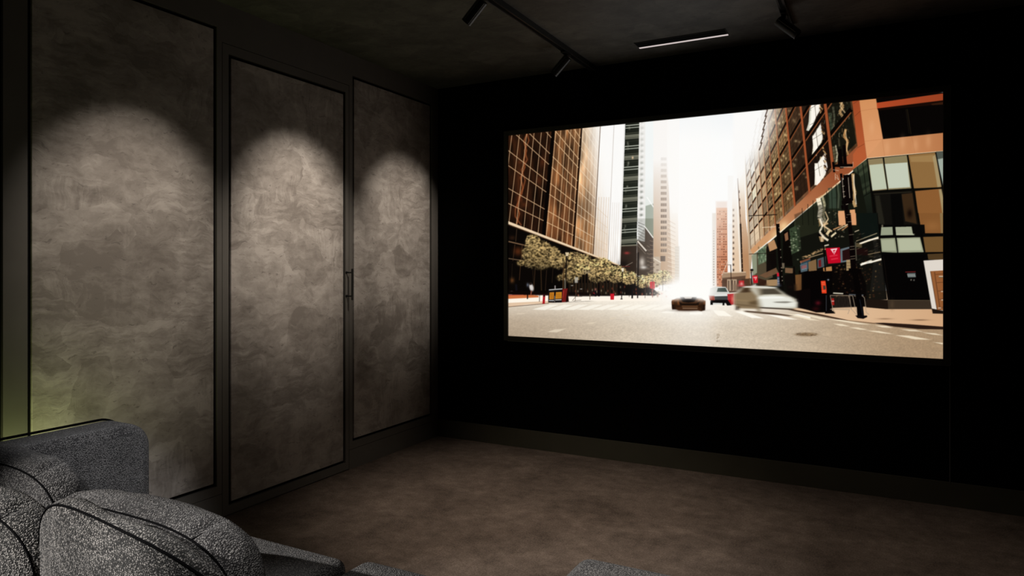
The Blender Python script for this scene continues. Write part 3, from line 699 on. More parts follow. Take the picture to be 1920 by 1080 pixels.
# street-side glass under the ledge, further left
poly([(1415, 480), (1490, 414), (1600, 322), (1612, 330), (1640, 470), (1630, 560), (1420, 560)], (24, 26, 18), 1, 1.4)
poly([(1412, 480), (1440, 456), (1450, 520), (1412, 535)], (96, 84, 64), .9, 2)
PL(E_, [(0, 1060), (180, 900), (360, 760), (370, 980), (330, 1100), (0, 1200)], (62, 68, 46), .8, 2, c2=(40, 46, 34), gdir=(E_(60, 1060), E_(330, 900)))
for P_, w, c, al in (([(185, 880), (205, 960), (195, 1030), (230, 1090)], 34, (250, 240, 214), .95), ([(215, 860), (235, 930), (225, 1010), (245, 1080)], 18, (206, 196, 160), .8), ([(290, 800), (300, 880), (300, 960)], 56, (66, 80, 66), .8), ([(335, 770), (345, 860), (340, 960)], 14, (104, 112, 92), .6),
        ([(455, 690), (450, 760), (470, 840), (455, 900), (475, 950)], 24, (214, 176, 124), .85), ([(460, 700), (465, 800), (480, 930)], 8, (255, 240, 214), .8), ([(185, 880), (240, 850), (310, 790), (350, 760)], 9, (226, 190, 146), .8)):
    for i in range(len(P_) - 1): LN(E_, P_[i], P_[i + 1], w, c, al, 3)
for x in (60, 105, 145, 250, 290, 325): LN(E_, (x, 1000 - x * .7), (x + 6, 1090), 3.5, (12, 14, 8), .85)
for k in range(6): LN(E_, (175, 920 + k * 30), (245, 890 + k * 30), 3, (90, 80, 56), .7)
# D-crop glass and dark soffits
for pts, c in (([(790, 245), (830, 215), (832, 380), (800, 400)], (150, 156, 132)), ([(838, 210), (900, 165), (905, 290), (842, 320)], (100, 118, 92)), ([(905, 180), (975, 130), (985, 330), (905, 400)], (16, 10, 8)), ([(915, 150), (965, 120), (990, 190), (930, 215)], (196, 150, 108)), ([(1035, 60), (1085, 50), (1110, 330), (1030, 330)], (12, 8, 6)),
               ([(1044, 80), (1070, 62), (1076, 122), (1052, 136)], (150, 108, 78)), ([(1082, 40), (1160, 0), (1175, 200), (1100, 240)], (64, 78, 56)), ([(850, 400), (980, 340), (1000, 380), (900, 420)], (120, 90, 66)), ([(905, 435), (1000, 430), (1000, 482), (905, 482)], (176, 144, 106)),
               ([(1000, 300), (1045, 305), (1045, 345), (1000, 350)], (120, 108, 90)), ([(1050, 340), (1110, 345), (1110, 385), (1050, 380)], (130, 100, 74)), ([(1130, 400), (1200, 390), (1200, 480), (1130, 490)], (120, 84, 50)), ([(1170, 300), (1246, 275), (1246, 350), (1175, 370)], (70, 110, 130)), ([(1165, 290), (1246, 262), (1246, 276), (1170, 306)], (200, 120, 84)),
               ([(840, 420), (905, 440), (905, 480), (840, 480)], (60, 36, 24))):
    PL(D, pts, c, .95, 2)
for k in range(34):
    x, y = 1085 + rs.rand() * 80, 20 + rs.rand() * 260
    blob(*D(x, y), 1.6, 1.2, (210, 214, 180) if k % 3 else (14, 14, 10), .6)
for k in range(26): blob(*D(1140 + rs.rand() * 60, 400 + rs.rand() * 90), 1.4, 1.8, (226, 180, 120) if k % 2 else (60, 20, 12), .5)
for k in range(24): blob(*D(842 + rs.rand() * 60, 180 + rs.rand() * 130), 1.3, 2.2, (196, 206, 176) if k % 2 else (40, 52, 36), .5)
LN(D, (770, 235), (965, 225), 4, (30, 22, 16), .9); LN(C_, (765, 935), (985, 925), 6, (30, 20, 14), .9); LN(C_, (870, 1025), (1000, 1018), 5, (246, 226, 196), .8)

# glazed lit side: panes, row by row
def pane(fn, q, c, c2=None, **k): PL(fn, q, c, 1, 1.5, **k)
PL(E_, [(562, 574), (1160, 517), (1160, 1100), (620, 1100)], (16, 14, 10), 1, 1)
pane(E_, [(570, 580), (688, 568), (722, 815), (602, 826)], (150, 134, 100)); pane(E_, [(582, 624), (686, 614), (718, 808), (606, 820)], (196, 202, 180))
pane(E_, [(696, 566), (872, 548), (908, 806), (728, 816)], (146, 134, 100)); pane(E_, [(702, 616), (876, 604), (898, 796), (732, 806)], (202, 208, 190))
pane(E_, [(884, 546), (1092, 526), (1140, 796), (928, 806)], (150, 116, 72)); pane(E_, [(896, 560), (1080, 545), (1096, 600), (905, 600)], (166, 134, 88))
PL(E_, [(1072, 560), (1096, 540), (1140, 790), (1110, 796)], (176, 160, 122), .8, 3)
pane(E_, [(1102, 524), (1160, 518), (1160, 790), (1146, 770)], (168, 178, 166)); PL(E_, [(1100, 520), (1160, 516), (1160, 570), (1108, 580)], (70, 74, 66), .8, 3)
PL(E_, [(620, 845), (910, 826), (960, 1100), (650, 1100)], (22, 20, 16), 1, 2); LN(E_, (615, 850), (910, 832), 5, (66, 60, 44), .7)
PL(E_, [(830, 850), (915, 840), (950, 1080), (860, 1060)], (70, 50, 30), .9, 4); blob(*E_(895, 1000), 5, 8, (20, 10, 6), .9)
PL(E_, [(625, 860), (660, 860), (700, 1080), (650, 1080)], (48, 46, 36), .8, 5); PL(E_, [(745, 850), (830, 846), (850, 1090), (760, 1090)], (10, 9, 8), .9, 3)
pane(E_, [(936, 826), (1138, 808), (1160, 900), (1160, 1110), (975, 1110)], (148, 102, 58), c2=(120, 82, 48), gdir=(E_(1000, 850), E_(1050, 1100)))
PL(E_, [(1120, 815), (1142, 812), (1160, 900), (1160, 1080)], (176, 166, 128), .8, 4)
pane(F_, [(868, 0), (1040, 0), (1040, 150), (895, 152)], (140, 96, 54)); PL(F_, [(1012, 0), (1034, 0), (1034, 150), (1020, 150)], (150, 134, 96), .7, 3); blob(*F_(960, 90), 16, 10, (166, 118, 70), .5)
PL(F_, [(560, 80), (905, 80), (920, 285), (590, 290)], (10, 9, 8), 1, 1)
PL(F_, [(895, 140), (1040, 140), (1040, 330), (915, 330)], (12, 10, 8), 1, 1)
PL(F_, [(605, 98), (682, 96), (686, 152), (600, 155)], (158, 164, 140), 1, 1.5); PL(F_, [(698, 97), (815, 94), (824, 142), (838, 154), (708, 154)], (170, 174, 150), 1, 1.5); blob(*F_(612, 90), 1.5, 2.5, (190, 180, 150), .8)
LN(F_, (700, 146), (838, 146), 3, (220, 220, 190), .7)
pane(F_, [(598, 176), (700, 172), (716, 276), (606, 270)], (150, 154, 128)); PL(F_, [(605, 186), (694, 182), (706, 262), (612, 262)], (178, 182, 156), .9, 3)
pane(F_, [(712, 172), (874, 168), (900, 272), (724, 276)], (166, 170, 144)); PL(F_, [(722, 180), (870, 178), (886, 258), (732, 262)], (190, 194, 168), .9, 3)
pane(F_, [(896, 166), (1040, 162), (1040, 270), (912, 272)], (122, 92, 54)); pane(F_, [(925, 285), (1040, 280), (1040, 330), (925, 322)], (86, 66, 40))
for p, q, w in (((575, 0), (640, 600), 9), ((690, 0), (718, 276), 6), ((860, 0), (905, 280), 8), ((590, 160), (1040, 154), 6), ((600, 280), (1040, 274), 8)): LN(F_, p, q, w, (8, 8, 7), .95)
for p, q, w in (((565, 575), (640, 1080), 8), ((688, 566), (724, 820), 7), ((876, 545), (970, 1080), 9), ((1094, 524), (1150, 780), 7), ((600, 830), (930, 808), 9), ((930, 808), (1145, 800), 6)): LN(E_, p, q, w, (8, 9, 7), .95)
# ground floor, black
PL(F_, [(600, 284), (925, 284), (945, 400), (960, 606), (650, 606)], (7, 5, 5), 1, 1.5)
PL(F_, [(480, 0), (575, 0), (640, 600), (420, 620), (430, 300)], (20, 18, 14), .95, 2)
PL(F_, [(430, 0), (575, 0), (590, 170), (470, 180)], (18, 26, 22), .9, 3)
LN(F_, (620, 300), (660, 600), 4, (34, 26, 20), .7)
LN(F_, (772, 410), (843, 408), 6, (150, 50, 50), .8); PL(F_, [(784, 418), (842, 416), (846, 446), (790, 448)], (120, 130, 128), .8, 2)
for k in range(5): LN(F_, (788 + k * 11, 424), (794 + k * 11, 442), 4, (226, 228, 222), .7)
blob(*F_(812, 464), 1.2, 1.4, (200, 190, 170), .8); blob(*F_(832, 466), 1.2, 1.4, (170, 170, 160), .8)
PL(F_, [(500, 600), (650, 604), (655, 668), (640, 668), (500, 655)], (36, 26, 20), 1, 1.5)
PL(F_, [(648, 604), (955, 606), (960, 668), (655, 668)], (66, 54, 42), 1, 1.5); LN(F_, (650, 605), (945, 606), 3, (120, 104, 80), .8)
blob(*F_(680, 635), 4, 8, (90, 74, 56), .6)
# white board with wooden inset
PL(F_, [(955, 664), (1040, 674), (1040, 700), (962, 698)], (34, 24, 18), 1, 1.3)
PL(F_, [(898, 330), (1040, 322), (1040, 680), (988, 670), (956, 662)], (226, 218, 208), 1, 1.3)
PL(F_, [(946, 404), (1040, 398), (1040, 676), (992, 672)], (156, 102, 60), 1, 1.3)
LN(F_, (975, 410), (1014, 672), 5, (90, 56, 34), .9); LN(F_, (946, 404), (992, 672), 4, (80, 50, 30), .9)
for k in range(5): LN(F_, (982 + k * 8, 432 + k * 58 - 6), (1036, 432 + k * 58 - 10), 4, (96, 60, 36), .8)
for x, y, w in ((1005, 440, 30), (1020, 545, 16), (1022, 604, 14), (1000, 660, 20)): LN(F_, (x, y), (x + w, y), 9, (226, 214, 196), .7)
LN(F_, (1005, 446), (1033, 446), 4, (60, 90, 70), .8)

# =================================================== storefront clutter and street furniture on the right
PL(F_, [(30, 400), (440, 330), (500, 500), (500, 650), (230, 660), (30, 640)], (12, 8, 7), 1, 3)
PL(F_, [(0, 10), (180, -60), (300, 0), (460, 180), (460, 380), (60, 420), (40, 300)], (20, 18, 14), .38, 5)
for k in range(120):
    x, y = 270 + rs.rand() * 350, 330 + rs.rand() * 260
    blob(*F_(x, y), 0.8 + rs.rand() * 1.2, 0.7 + rs.rand(), [(196, 150, 90), (120, 60, 34), (90, 60, 40), (60, 40, 26)][k % 4], .5)
for k in range(50):
    x = 60 + rs.rand() * 160; blob(*F_(x, 400 - x * .45 + rs.rand() * 18 - 9 - 60), 2, 0.8, (220, 180, 130), .6)
for p, q, w, c, al in (((450, 215), (585, 168), 12, (250, 236, 206), .95), ((430, 195), (575, 140), 5, (230, 206, 166), .8), ((460, 360), (540, 330), 16, (252, 244, 226), .95), ((530, 340), (605, 322), 14, (240, 224, 194), .9), ((500, 290), (598, 270), 5, (214, 184, 140), .7),
        ((225, 150), (245, 120), 20, (250, 226, 180), .9), ((255, 165), (290, 135), 14, (255, 236, 196), .9), ((190, 90), (235, 70), 14, (236, 200, 150), .8), ((270, 115), (340, 85), 10, (226, 170, 120), .8), ((330, 120), (380, 84), 9, (196, 140, 92), .9), ((200, 230), (240, 220), 10, (250, 236, 210), .8), ((100, 310), (200, 280), 6, (236, 200, 156), .7), ((420, 130), (450, 118), 6, (250, 230, 196), .8),
        ((270, 556), (340, 560), 9, (230, 222, 200), .9), ((380, 566), (480, 570), 6, (130, 140, 150), .8), ((170, 40), (180, 90), 10, (206, 170, 120), .7), ((205, 60), (215, 130), 8, (226, 196, 150), .6)):
    LN(F_, p, q, w, c, al, 2)
for pts, c in (([(40, 360), (90, 342), (92, 402), (46, 412)], (92, 110, 118)), ([(48, 368), (84, 358), (86, 380), (50, 390)], (130, 60, 60)), ([(160, 320), (218, 300), (220, 370), (162, 385)], (86, 96, 100)), ([(168, 330), (186, 322), (188, 372), (170, 376)], (120, 30, 34)), ([(98, 340), (152, 320), (156, 400), (100, 408)], (140, 110, 76)),
               ([(320, 250), (410, 226), (415, 330), (322, 345)], (110, 122, 128)), ([(334, 262), (400, 240), (404, 318), (336, 332)], (40, 14, 14)), ([(430, 245), (510, 245), (512, 295), (432, 290)], (34, 16, 14)), ([(430, 205), (470, 215), (470, 240), (430, 236)], (96, 84, 60)), ([(362, 325), (392, 325), (392, 400), (362, 400)], (176, 150, 110)), ([(0, 430), (50, 425), (50, 540), (0, 545)], (120, 84, 50)), ([(200, 380), (260, 370), (262, 402), (202, 405)], (190, 140, 90))):
    PL(F_, pts, c, .95, 1.5)
for y in (345, 365, 385): LN(F_, (366, y), (390, y), 3, (80, 60, 40), .8)
for y in (372, 382, 392): LN(F_, (52, y), (86, y - 8), 3, (210, 220, 220), .7)
PL(D, [(760, 440), (770, 420), (792, 424), (800, 480), (770, 490)], (90, 60, 40), .8, 2)
# banners, each with a white V mark
PL(F_, [(218, 244), (316, 238), (322, 345), (236, 352)], (196, 14, 42), 1, 1.3)
PL(F_, [(250, 250), (300, 244), (278, 288)], (244, 220, 220), .95, 1.3); LN(F_, (268, 262), (286, 258), 7, (196, 20, 44), .9); LN(F_, (276, 258), (277, 280), 6, (196, 20, 44), .9)
for p, q in (((246, 300), (300, 292)), ((256, 322), (304, 314))): LN(F_, p, q, 10, (224, 66, 84), .8, 3)
PL(D, [(795, 402), (836, 400), (838, 458), (806, 460)], (204, 24, 40), 1, 1.5); PL(D, [(803, 412), (832, 410), (822, 440)], (244, 206, 200), .9, 1.5); LN(D, (817, 416), (818, 432), 6, (200, 30, 44), .8)
PL(D, [(985, 380), (1008, 380), (1010, 408), (988, 408)], (214, 40, 60), .95, 2); PL(D, [(988, 410), (1012, 410), (1014, 486), (990, 486)], (100, 116, 140), .8, 2)
for y in (425, 445, 465): LN(D, (990, y), (1012, y), 3, (230, 200, 200), .7)
# black kiosk mass, orange notice
PL(F_, [(66, 408), (150, 400), (262, 410), (262, 560), (240, 690), (150, 690), (30, 655), (30, 560), (60, 520)], (8, 5, 5), 1, 3)
blob(*F_(165, 625), 5, 4, (120, 24, 40), .7); blob(*F_(150, 665), 7, 4, (60, 14, 16), .7)
PL(F_, [(184, 472), (216, 470), (229, 558), (192, 558)], (226, 72, 38), 1, 1.3); PL(F_, [(200, 505), (216, 504), (220, 530), (202, 532)], (60, 70, 60), .9, 1.5)
for y in (482, 494, 542): LN(F_, (190, y), (214, y), 3, (255, 170, 130), .7)
# lamp post with lantern
line(F_(203, 215), F_(216, 402), 2.6, (10, 7, 6), 1); line(F_(232, 405), F_(238, 560), 7, (8, 6, 6), 1); line(F_(232, 560), F_(244, 690), 8, (10, 8, 8), 1, w2=11)
PL(F_, [(218, 680), (270, 680), (285, 698), (212, 698)], (14, 10, 10), 1, 1.5); LN(F_, (222, 570), (222, 680), 4, (120, 126, 136), .6); LN(F_, (262, 660), (285, 694), 5, (140, 120, 96), .6)
blob(*F_(190, 150), 7.5, 3.8, (8, 6, 5), 1, 3); PL(F_, [(170, 160), (212, 160), (204, 200), (182, 200)], (180, 150, 110), .95, 1.5); LN(F_, (191, 160), (192, 200), 5, (250, 236, 210), .9); LN(F_, (168, 158), (216, 158), 8, (10, 8, 7), .95); LN(F_, (180, 203), (206, 203), 6, (10, 8, 7), .95)
blob(*F_(236, 464), 1.8, 1.5, (200, 206, 220), .8)
for P_, w, c in (([(178, 40), (196, 90), (176, 130), (206, 170), (236, 190)], 15, (250, 236, 210)), ([(215, -10), (236, 40), (206, 90), (262, 128)], 10, (236, 206, 164)), ([(300, 118), (350, 92), (384, 70)], 9, (240, 214, 176)), ([(455, 212), (520, 186), (585, 176)], 7, (255, 246, 228)), ([(470, 352), (540, 340), (604, 318)], 10, (255, 250, 238))):
    for i in range(len(P_) - 1): LN(F_, P_[i], P_[i + 1], w * (0.7 + .5 * rs.rand()), c, .92, 3)
for k in range(70):
    x = 160 + rs.rand() * 190; y = -20 + rs.rand() * 200
    blob(*F_(x, y), .7 + rs.rand(), .6 + rs.rand() * .8, [(250, 230, 196), (150, 120, 84), (24, 20, 14), (96, 104, 84)][k % 4], .6)
for k in range(60):
    x = 440 + rs.rand() * 160; y = 130 + rs.rand() * 220
    blob(*F_(x, y), 2 + rs.rand() * 2, .6, [(196, 170, 130), (30, 34, 28), (84, 90, 70)][k % 3], .35, rot=-.35)
# crowd barriers
BR = (178, 160, 138)
for p, q in (((250, 572), (405, 574)), ((250, 668), (385, 672)), ((405, 574), (425, 668)), ((380, 574), (398, 670)), ((384, 672), (372, 702)), ((425, 668), (440, 700)), ((398, 670), (440, 712)), ((475, 576), (488, 590)), ((488, 590), (500, 690)), ((440, 574), (478, 576)), ((250, 572), (270, 680)), ((500, 690), (520, 706)), ((460, 600), (474, 700)), ((415, 575), (440, 580))):
    LN(F_, p, q, 4.5, BR, .9)
for k in range(13): LN(F_, (262 + k * 10.5, 576), (268 + k * 10.5, 668), 2.4, (140, 122, 104), .8)
PL(F_, [(258, 592), (276, 592), (279, 640), (262, 640)], (176, 40, 34), .9, 2); LN(F_, (260, 612), (277, 612), 6, (240, 220, 206), .8)
# big signal post
PL(E_, [(340, 980), (388, 978), (400, 1090), (345, 1090)], (226, 170, 124), 1, 1.5); PL(E_, [(430, 972), (470, 968), (482, 1090), (436, 1090)], (222, 166, 120), 1, 1.5)
PL(F_, [(303, 0), (352, 0), (358, 80), (312, 86)], (224, 168, 124), 1, 1.5); PL(F_, [(385, 0), (428, 0), (432, 72), (392, 78)], (222, 164, 120), 1, 1.5)
K = (12, 6, 6)
for p, q, w in (((352, 500), (368, 650), 28), ((386, 470), (395, 640), 26), ((300, 630), (455, 625), 20), ((350, 560), (345, 640), 18), ((395, 585), (402, 640), 20), ((300, 600), (310, 680), 16), ((362, 690), (385, 900), 18), ((400, 700), (415, 900), 40), ((425, 700), (440, 900), 34), ((368, 915), (450, 905), 26), ((398, 920), (415, 1080), 30), ((372, 935), (375, 968), 18)):
    LN(E_, p, q, w, K, 1, 1.5)
for p, q, w in (((370, 720), (385, 880), 3.5), ((418, 720), (430, 880), 4), ((355, 640), (450, 640), 4), ((300, 660), (345, 668), 3.5), ((318, 690), (318, 740), 4), ((330, 700), (345, 740), 3.5), ((372, 790), (388, 786), 4), ((376, 832), (392, 830), 4), ((380, 868), (398, 866), 4), ((390, 700), (435, 690), 3.5), ((345, 740), (320, 716), 3), ((400, 930), (418, 926), 4), ((405, 1030), (425, 1026), 4), ((455, 600), (455, 640), 3)):
    LN(E_, p, q, w, (226, 210, 186), .85)
LN(F_, (378, 0), (400, 230), 30, K, 1, 1.5); LN(F_, (400, 230), (412, 400), 40, K, 1, 1.5); LN(F_, (425, 200), (432, 330), 8, (150, 140, 120), .5)
for y, a in ((10, 376), (60, 382), (150, 392), (232, 398), (252, 398), (300, 402), (318, 402)): LN(F_, (a - 12, y + 2), (a + 22, y - 2), 4, (200, 180, 150), .6)
line(F_(418, 395), F_(446, 560), 11, (8, 5, 5), 1, w2=11); line(F_(446, 555), F_(462, 716), 11, (8, 6, 7), 1, w2=12.5)
PL(F_, [(424, 712), (505, 712), (508, 722), (480, 735), (440, 730)], (14, 10, 12), 1, 1.5); LN(F_, (378, 400), (462, 404), 34, (8, 5, 5), 1, 3)
LN(F_, (455, 600), (476, 712), 5, (60, 66, 82), .5)
LN(D, (992, 0), (1025, 520), 26, (12, 7, 6), 1, 2)
for y in (30, 60, 200, 260, 340, 365, 410, 440): blob(*D(996 + y * .06 + 6, y), .9, .9, (240, 220, 190), .9)
LN(D, (1118, 330), (1128, 560), 14, (16, 10, 8), 1, 2); blob(*D(1090, 490), 1.6, 2, (190, 60, 50), .8)
LN(D, (788, 365), (792, 480), 8, (14, 9, 8), 1); blob(*D(792, 358), 3.2, 2.2, (10, 7, 7), 1, 3); LN(D, (786, 370), (798, 370), 12, (120, 100, 76), .7)
LN(D, (628, 320), (634, 520), 5, (40, 28, 22), .9); LN(D, (605, 318), (632, 318), 3, (60, 40, 30), .8)
PL(D, [(1040, 400), (1120, 380), (1130, 600), (1060, 580)], (16, 10, 9), .8, 4)
PL(D, [(1135, 520), (1246, 500), (1246, 670), (1140, 650)], (14, 8, 8), 1, 4)

# =================================================== left pavement: trees, people, boxes
PL(B, [(60, 588), (530, 596), (1246, 598), (1246, 640), (700, 640), (380, 655), (60, 686)], (255, 246, 232), 1, 2)
PL(B, [(60, 655), (380, 640), (520, 640), (380, 658), (200, 668), (60, 690)], (226, 196, 166), .9, 2); LN(B, (60, 686), (380, 658), 4, (80, 56, 40), .8)
PL(B, [(60, 594), (250, 592), (300, 600), (300, 612), (60, 624)], (206, 122, 74), 1, 2); LN(B, (60, 594), (380, 586), 6, (150, 40, 36), .7)
PL(B, [(60, 560), (700, 575), (930, 600), (600, 606), (320, 596), (60, 590)], (18, 10, 8), .8, 3)
def tree(cx, cy, rx, ry, n, seed, bright, sq=1.0):
    r = np.random.RandomState(seed)
    for k in range(int(n * .6)):
        a = r.rand() * 6.28; d_ = r.rand() ** .5
        blob(cx + rx * d_ * math.cos(a), cy + ry * d_ * math.sin(a), 4.2 * sq, 2.8 * sq, (58, 46, 22), .5 if bright < .9 else .25)
    for k in range(n * 4):
        a = r.rand() * 6.28; d_ = r.rand() ** .5
        x, y = cx + rx * d_ * math.cos(a), cy + ry * d_ * math.sin(a)
        f = bright * (1.0 - .35 * max(0, (y - cy) / ry)) * (.7 + .45 * r.rand())
        blob(x, y, (1.2 + r.rand() * 1.6) * sq, (.8 + r.rand()) * sq, tuple(min(255, v * f) for v in (250, 216, 150)), .75, rot=r.rand() * 3)
    for k in range(n):
        a = r.rand() * 6.28; d_ = r.rand() ** .5
        blob(cx + rx * d_ * math.cos(a), cy + ry * d_ * math.sin(a), 1.7 * sq, 1.2 * sq, (34, 26, 12), .65)
for p, q, w in (((318, 380), (322, 560), 8), ((255, 400), (262, 560), 3), ((600, 420), (590, 600), 5), ((700, 400), (698, 630), 4), ((790, 480), (790, 600), 5), ((880, 500), (880, 600), 4)): LN(B, p, q, w, (60, 44, 28), .9)
tree(*B(255, 170), 13, 10, 40, 1, .95); tree(*B(290, 220), 24, 12, 60, 2, .9); tree(*B(260, 290), 20, 14, 60, 3, .82); tree(*B(360, 290), 26, 20, 100, 4, .86); tree(*B(300, 350), 30, 10, 50, 5, .7); tree(*B(450, 330), 16, 14, 50, 6, .85)
for x, y in ((160, 345), (470, 460), (200, 250)): tree(*B(x, y), 6, 4, 10, x, .8)
tree(*B(580, 320), 20, 14, 60, 7, .95, .9); tree(*B(560, 430), 18, 16, 60, 8, .85, .9); tree(*B(660, 320), 14, 10, 30, 9, 1.0, .9); tree(*B(640, 390), 14, 10, 30, 14, 1.1, .9)
tree(*B(780, 370), 22, 15, 80, 10, 1.0, .9); tree(*B(760, 440), 18, 14, 50, 11, .9, .8); tree(*B(900, 430), 20, 16, 80, 12, 1.05, .8); tree(*B(1000, 460), 16, 12, 60, 13, 1.12, .8)
tree(*B(1110, 490), 14, 12, 50, 15, 1.15, .7); tree(*B(1190, 480), 16, 14, 60, 16, 1.1, .7); tree(*D(110, 420), 16, 14, 60, 17, 1.15, .7)
for k in range(60): blob(*B(560 + rs.rand() * 660, 520 + rs.rand() * 80), 1.1, 2.2, [(240, 220, 180), (90, 40, 24), (40, 24, 16), (200, 90, 60)][k % 4], .5)
for k in range(40): blob(*D(rs.rand() * 190, 480 + rs.rand() * 85), 1.3, 1.6, [(250, 236, 214), (190, 60, 44), (120, 90, 60), (226, 190, 150)][k % 4], .55)
# newspaper boxes, board, hydrant, bin
PL(B, [(376, 556), (424, 552), (424, 652), (374, 652)], (30, 26, 28), 1, 1.3); PL(B, [(428, 548), (484, 545), (482, 650), (426, 652)], (26, 22, 24), 1, 1.3)
PL(B, [(385, 574), (420, 572), (418, 626), (382, 628)], (204, 132, 40), 1, 1.3); PL(B, [(434, 572), (480, 570), (478, 622), (430, 624)], (210, 140, 40), 1, 1.3)
for x in (392, 404, 440, 452, 464): LN(B, (x, 580), (x + 6, 620), 4, (120, 80, 24), .7)
LN(B, (380, 554), (484, 546), 7, (226, 226, 224), .9); LN(B, (380, 636), (420, 636), 7, (214, 210, 206), .9); LN(B, (430, 632), (478, 630), 7, (226, 220, 210), .9)
PL(B, [(486, 545), (526, 542), (534, 645), (480, 650)], (122, 34, 30), 1, 1.3); PL(B, [(524, 542), (534, 645), (510, 648)], (20, 10, 10), .9, 1.5); PL(B, [(490, 560), (500, 556), (492, 610), (484, 620)], (170, 60, 54), .7, 2)
LN(B, (343, 592), (339, 660), 17, (176, 24, 34), 1, 1.5); LN(B, (343, 585), (342, 606), 12, (30, 20, 22), 1); LN(B, (328, 660), (350, 660), 5, (150, 30, 34), .9)
PL(B, [(856, 582), (888, 580), (884, 630), (858, 630)], (206, 34, 48), 1, 1.3); LN(B, (856, 584), (888, 582), 5, (120, 20, 30), 1)
LN(B, (428, 520), (428, 552), 9, (190, 180, 176), .8); LN(B, (308, 590), (306, 645), 4, (50, 34, 28), .9)
# walkers
blob(*B(244, 535), 4.2, 7.5, (232, 226, 222), .95, 2.5, rot=-.25); blob(*B(238, 506), 2.2, 2.4, (40, 26, 22), 1, 2); LN(B, (244, 560), (240, 592), 9, (150, 90, 70), .9); LN(B, (216, 510), (213, 625), 8, (12, 9, 9), 1)
blob(*B(215, 515), 2.3, 3.5, (160, 170, 190), .6); LN(B, (124, 510), (128, 560), 16, (22, 20, 26), .9, 3); LN(B, (742, 545), (740, 605), 9, (26, 18, 22), 1); blob(*B(742, 550), 2, 2.5, (190, 120, 100), .8)
LN(B, (725, 575), (735, 585), 8, (150, 40, 44), .8); LN(B, (768, 500), (768, 605), 13, (14, 8, 8), .95); LN(B, (1029, 548), (1026, 620), 12, (14, 12, 12), 1, 1.5)
# lamps and poles
LN(B, (517, 290), (510, 545), 9, (34, 26, 20), 1); LN(B, (495, 350), (490, 545), 10, (90, 66, 40), .8); LN(B, (505, 470), (505, 545), 10, (170, 160, 140), .6)
PL(B, [(506, 262), (536, 262), (530, 292), (512, 292)], (226, 206, 170), .95, 1.5); PL(B, [(504, 262), (520, 238), (538, 262)], (20, 16, 12), 1, 1.5); LN(B, (500, 382), (524, 382), 6, (40, 30, 22), .9)
LN(B, (952, 400), (944, 622), 6, (20, 14, 12), 1); PL(B, [(944, 385), (962, 385), (958, 412), (947, 412)], (250, 240, 220), .95, 1.5); LN(B, (943, 382), (963, 382), 5, (20, 14, 12), 1); LN(B, (935, 625), (952, 625), 5, (20, 14, 12), 1)
LN(B, (1075, 262), (1068, 618), 8, (16, 12, 12), 1); LN(B, (940, 490), (960, 560), 8, (20, 14, 14), .8)
PL(B, [(580, 455), (608, 455), (604, 500), (580, 500)], (206, 204, 196), .7, 1.5); LN(B, (570, 640), (630, 632), 3, (60, 46, 36), .7); LN(B, (585, 610), (560, 640), 3, (60, 46, 36), .7); LN(B, (590, 500), (585, 640), 3.5, (90, 74, 56), .7)
for x0, x1 in ((1170, 1184), (1188, 1201)): PL(B, [(x0, 490), (x1, 490), (x1, 545), (x0, 545)], (204, 36, 44), 1, 1.5)
LN(B, (1185, 470), (1183, 612), 3.5, (120, 60, 50), .8); LN(B, (1130, 480), (1126, 618), 4, (60, 44, 36), .7)
for x in (8, 25): PL(D, [(x - 7, 450), (x + 7, 450), (x + 7, 500), (x - 7, 500)], (196, 34, 42), .95, 1.5)
LN(D, (103, 360), (100, 520), 5, (60, 44, 34), .8); LN(D, (22, 450), (22, 570), 4, (120, 50, 44), .8)

# =================================================== glow down the street
g = np.exp(-(((XX - 1300) / 62) ** 2 + ((YY - 440) / 190) ** 2)); g2 = np.exp(-(((XX - 1300) / 120) ** 2 + ((YY - 420) / 260) ** 2)) * 0.09
g3 = np.exp(-(((XX - 1290) / 52) ** 2 + ((YY - 546) / 22) ** 2)) * 0.9
gg = np.clip(g * 0.62 + g2 + g3, 0, 1); gg = gg * (1 - smooth(1325, 1360, XX) * 0.72)
CV[:] = CV + (RGB((255, 253, 250)) - CV) * gg[..., None]
# contrast
CV[:] = np.clip(CV, 0, 1) ** 1.12
g4 = np.exp(-(((XX - 1200) / 110) ** 2 + ((YY - 330) / 190) ** 2)) * 0.04
CV[:] = CV + (RGB((255, 250, 244)) - CV) * g4[..., None]

# =================================================== cars
# parked dark-tailed car
PL(D, [(470, 500), (520, 486), (590, 490), (615, 530), (635, 560), (632, 625), (470, 625), (458, 560)], (214, 214, 208), 1, 2)
PL(D, [(528, 498), (588, 496), (604, 528), (520, 528)], (54, 66, 60), .95, 2); PL(D, [(500, 562), (606, 560), (606, 596), (505, 592)], (46, 50, 50), .9, 2); LN(D, (505, 556), (600, 552), 8, (236, 240, 236), .8)
PL(D, [(470, 590), (630, 590), (634, 632), (600, 634), (590, 615), (480, 612)], (14, 10, 10), 1, 2)
PL(D, [(602, 545), (650, 540), (650, 625), (632, 628), (606, 590)], (176, 30, 34), .9, 2.5); blob(*D(642, 585), 2, 6, (255, 140, 120), .7); PL(D, [(458, 556), (500, 560), (504, 592), (466, 592)], (140, 40, 26), .9, 3); LN(D, (480, 600), (480, 628), 18, (10, 8, 8), 1, 2); LN(D, (572, 612), (572, 632), 14, (10, 8, 8), 1, 2)
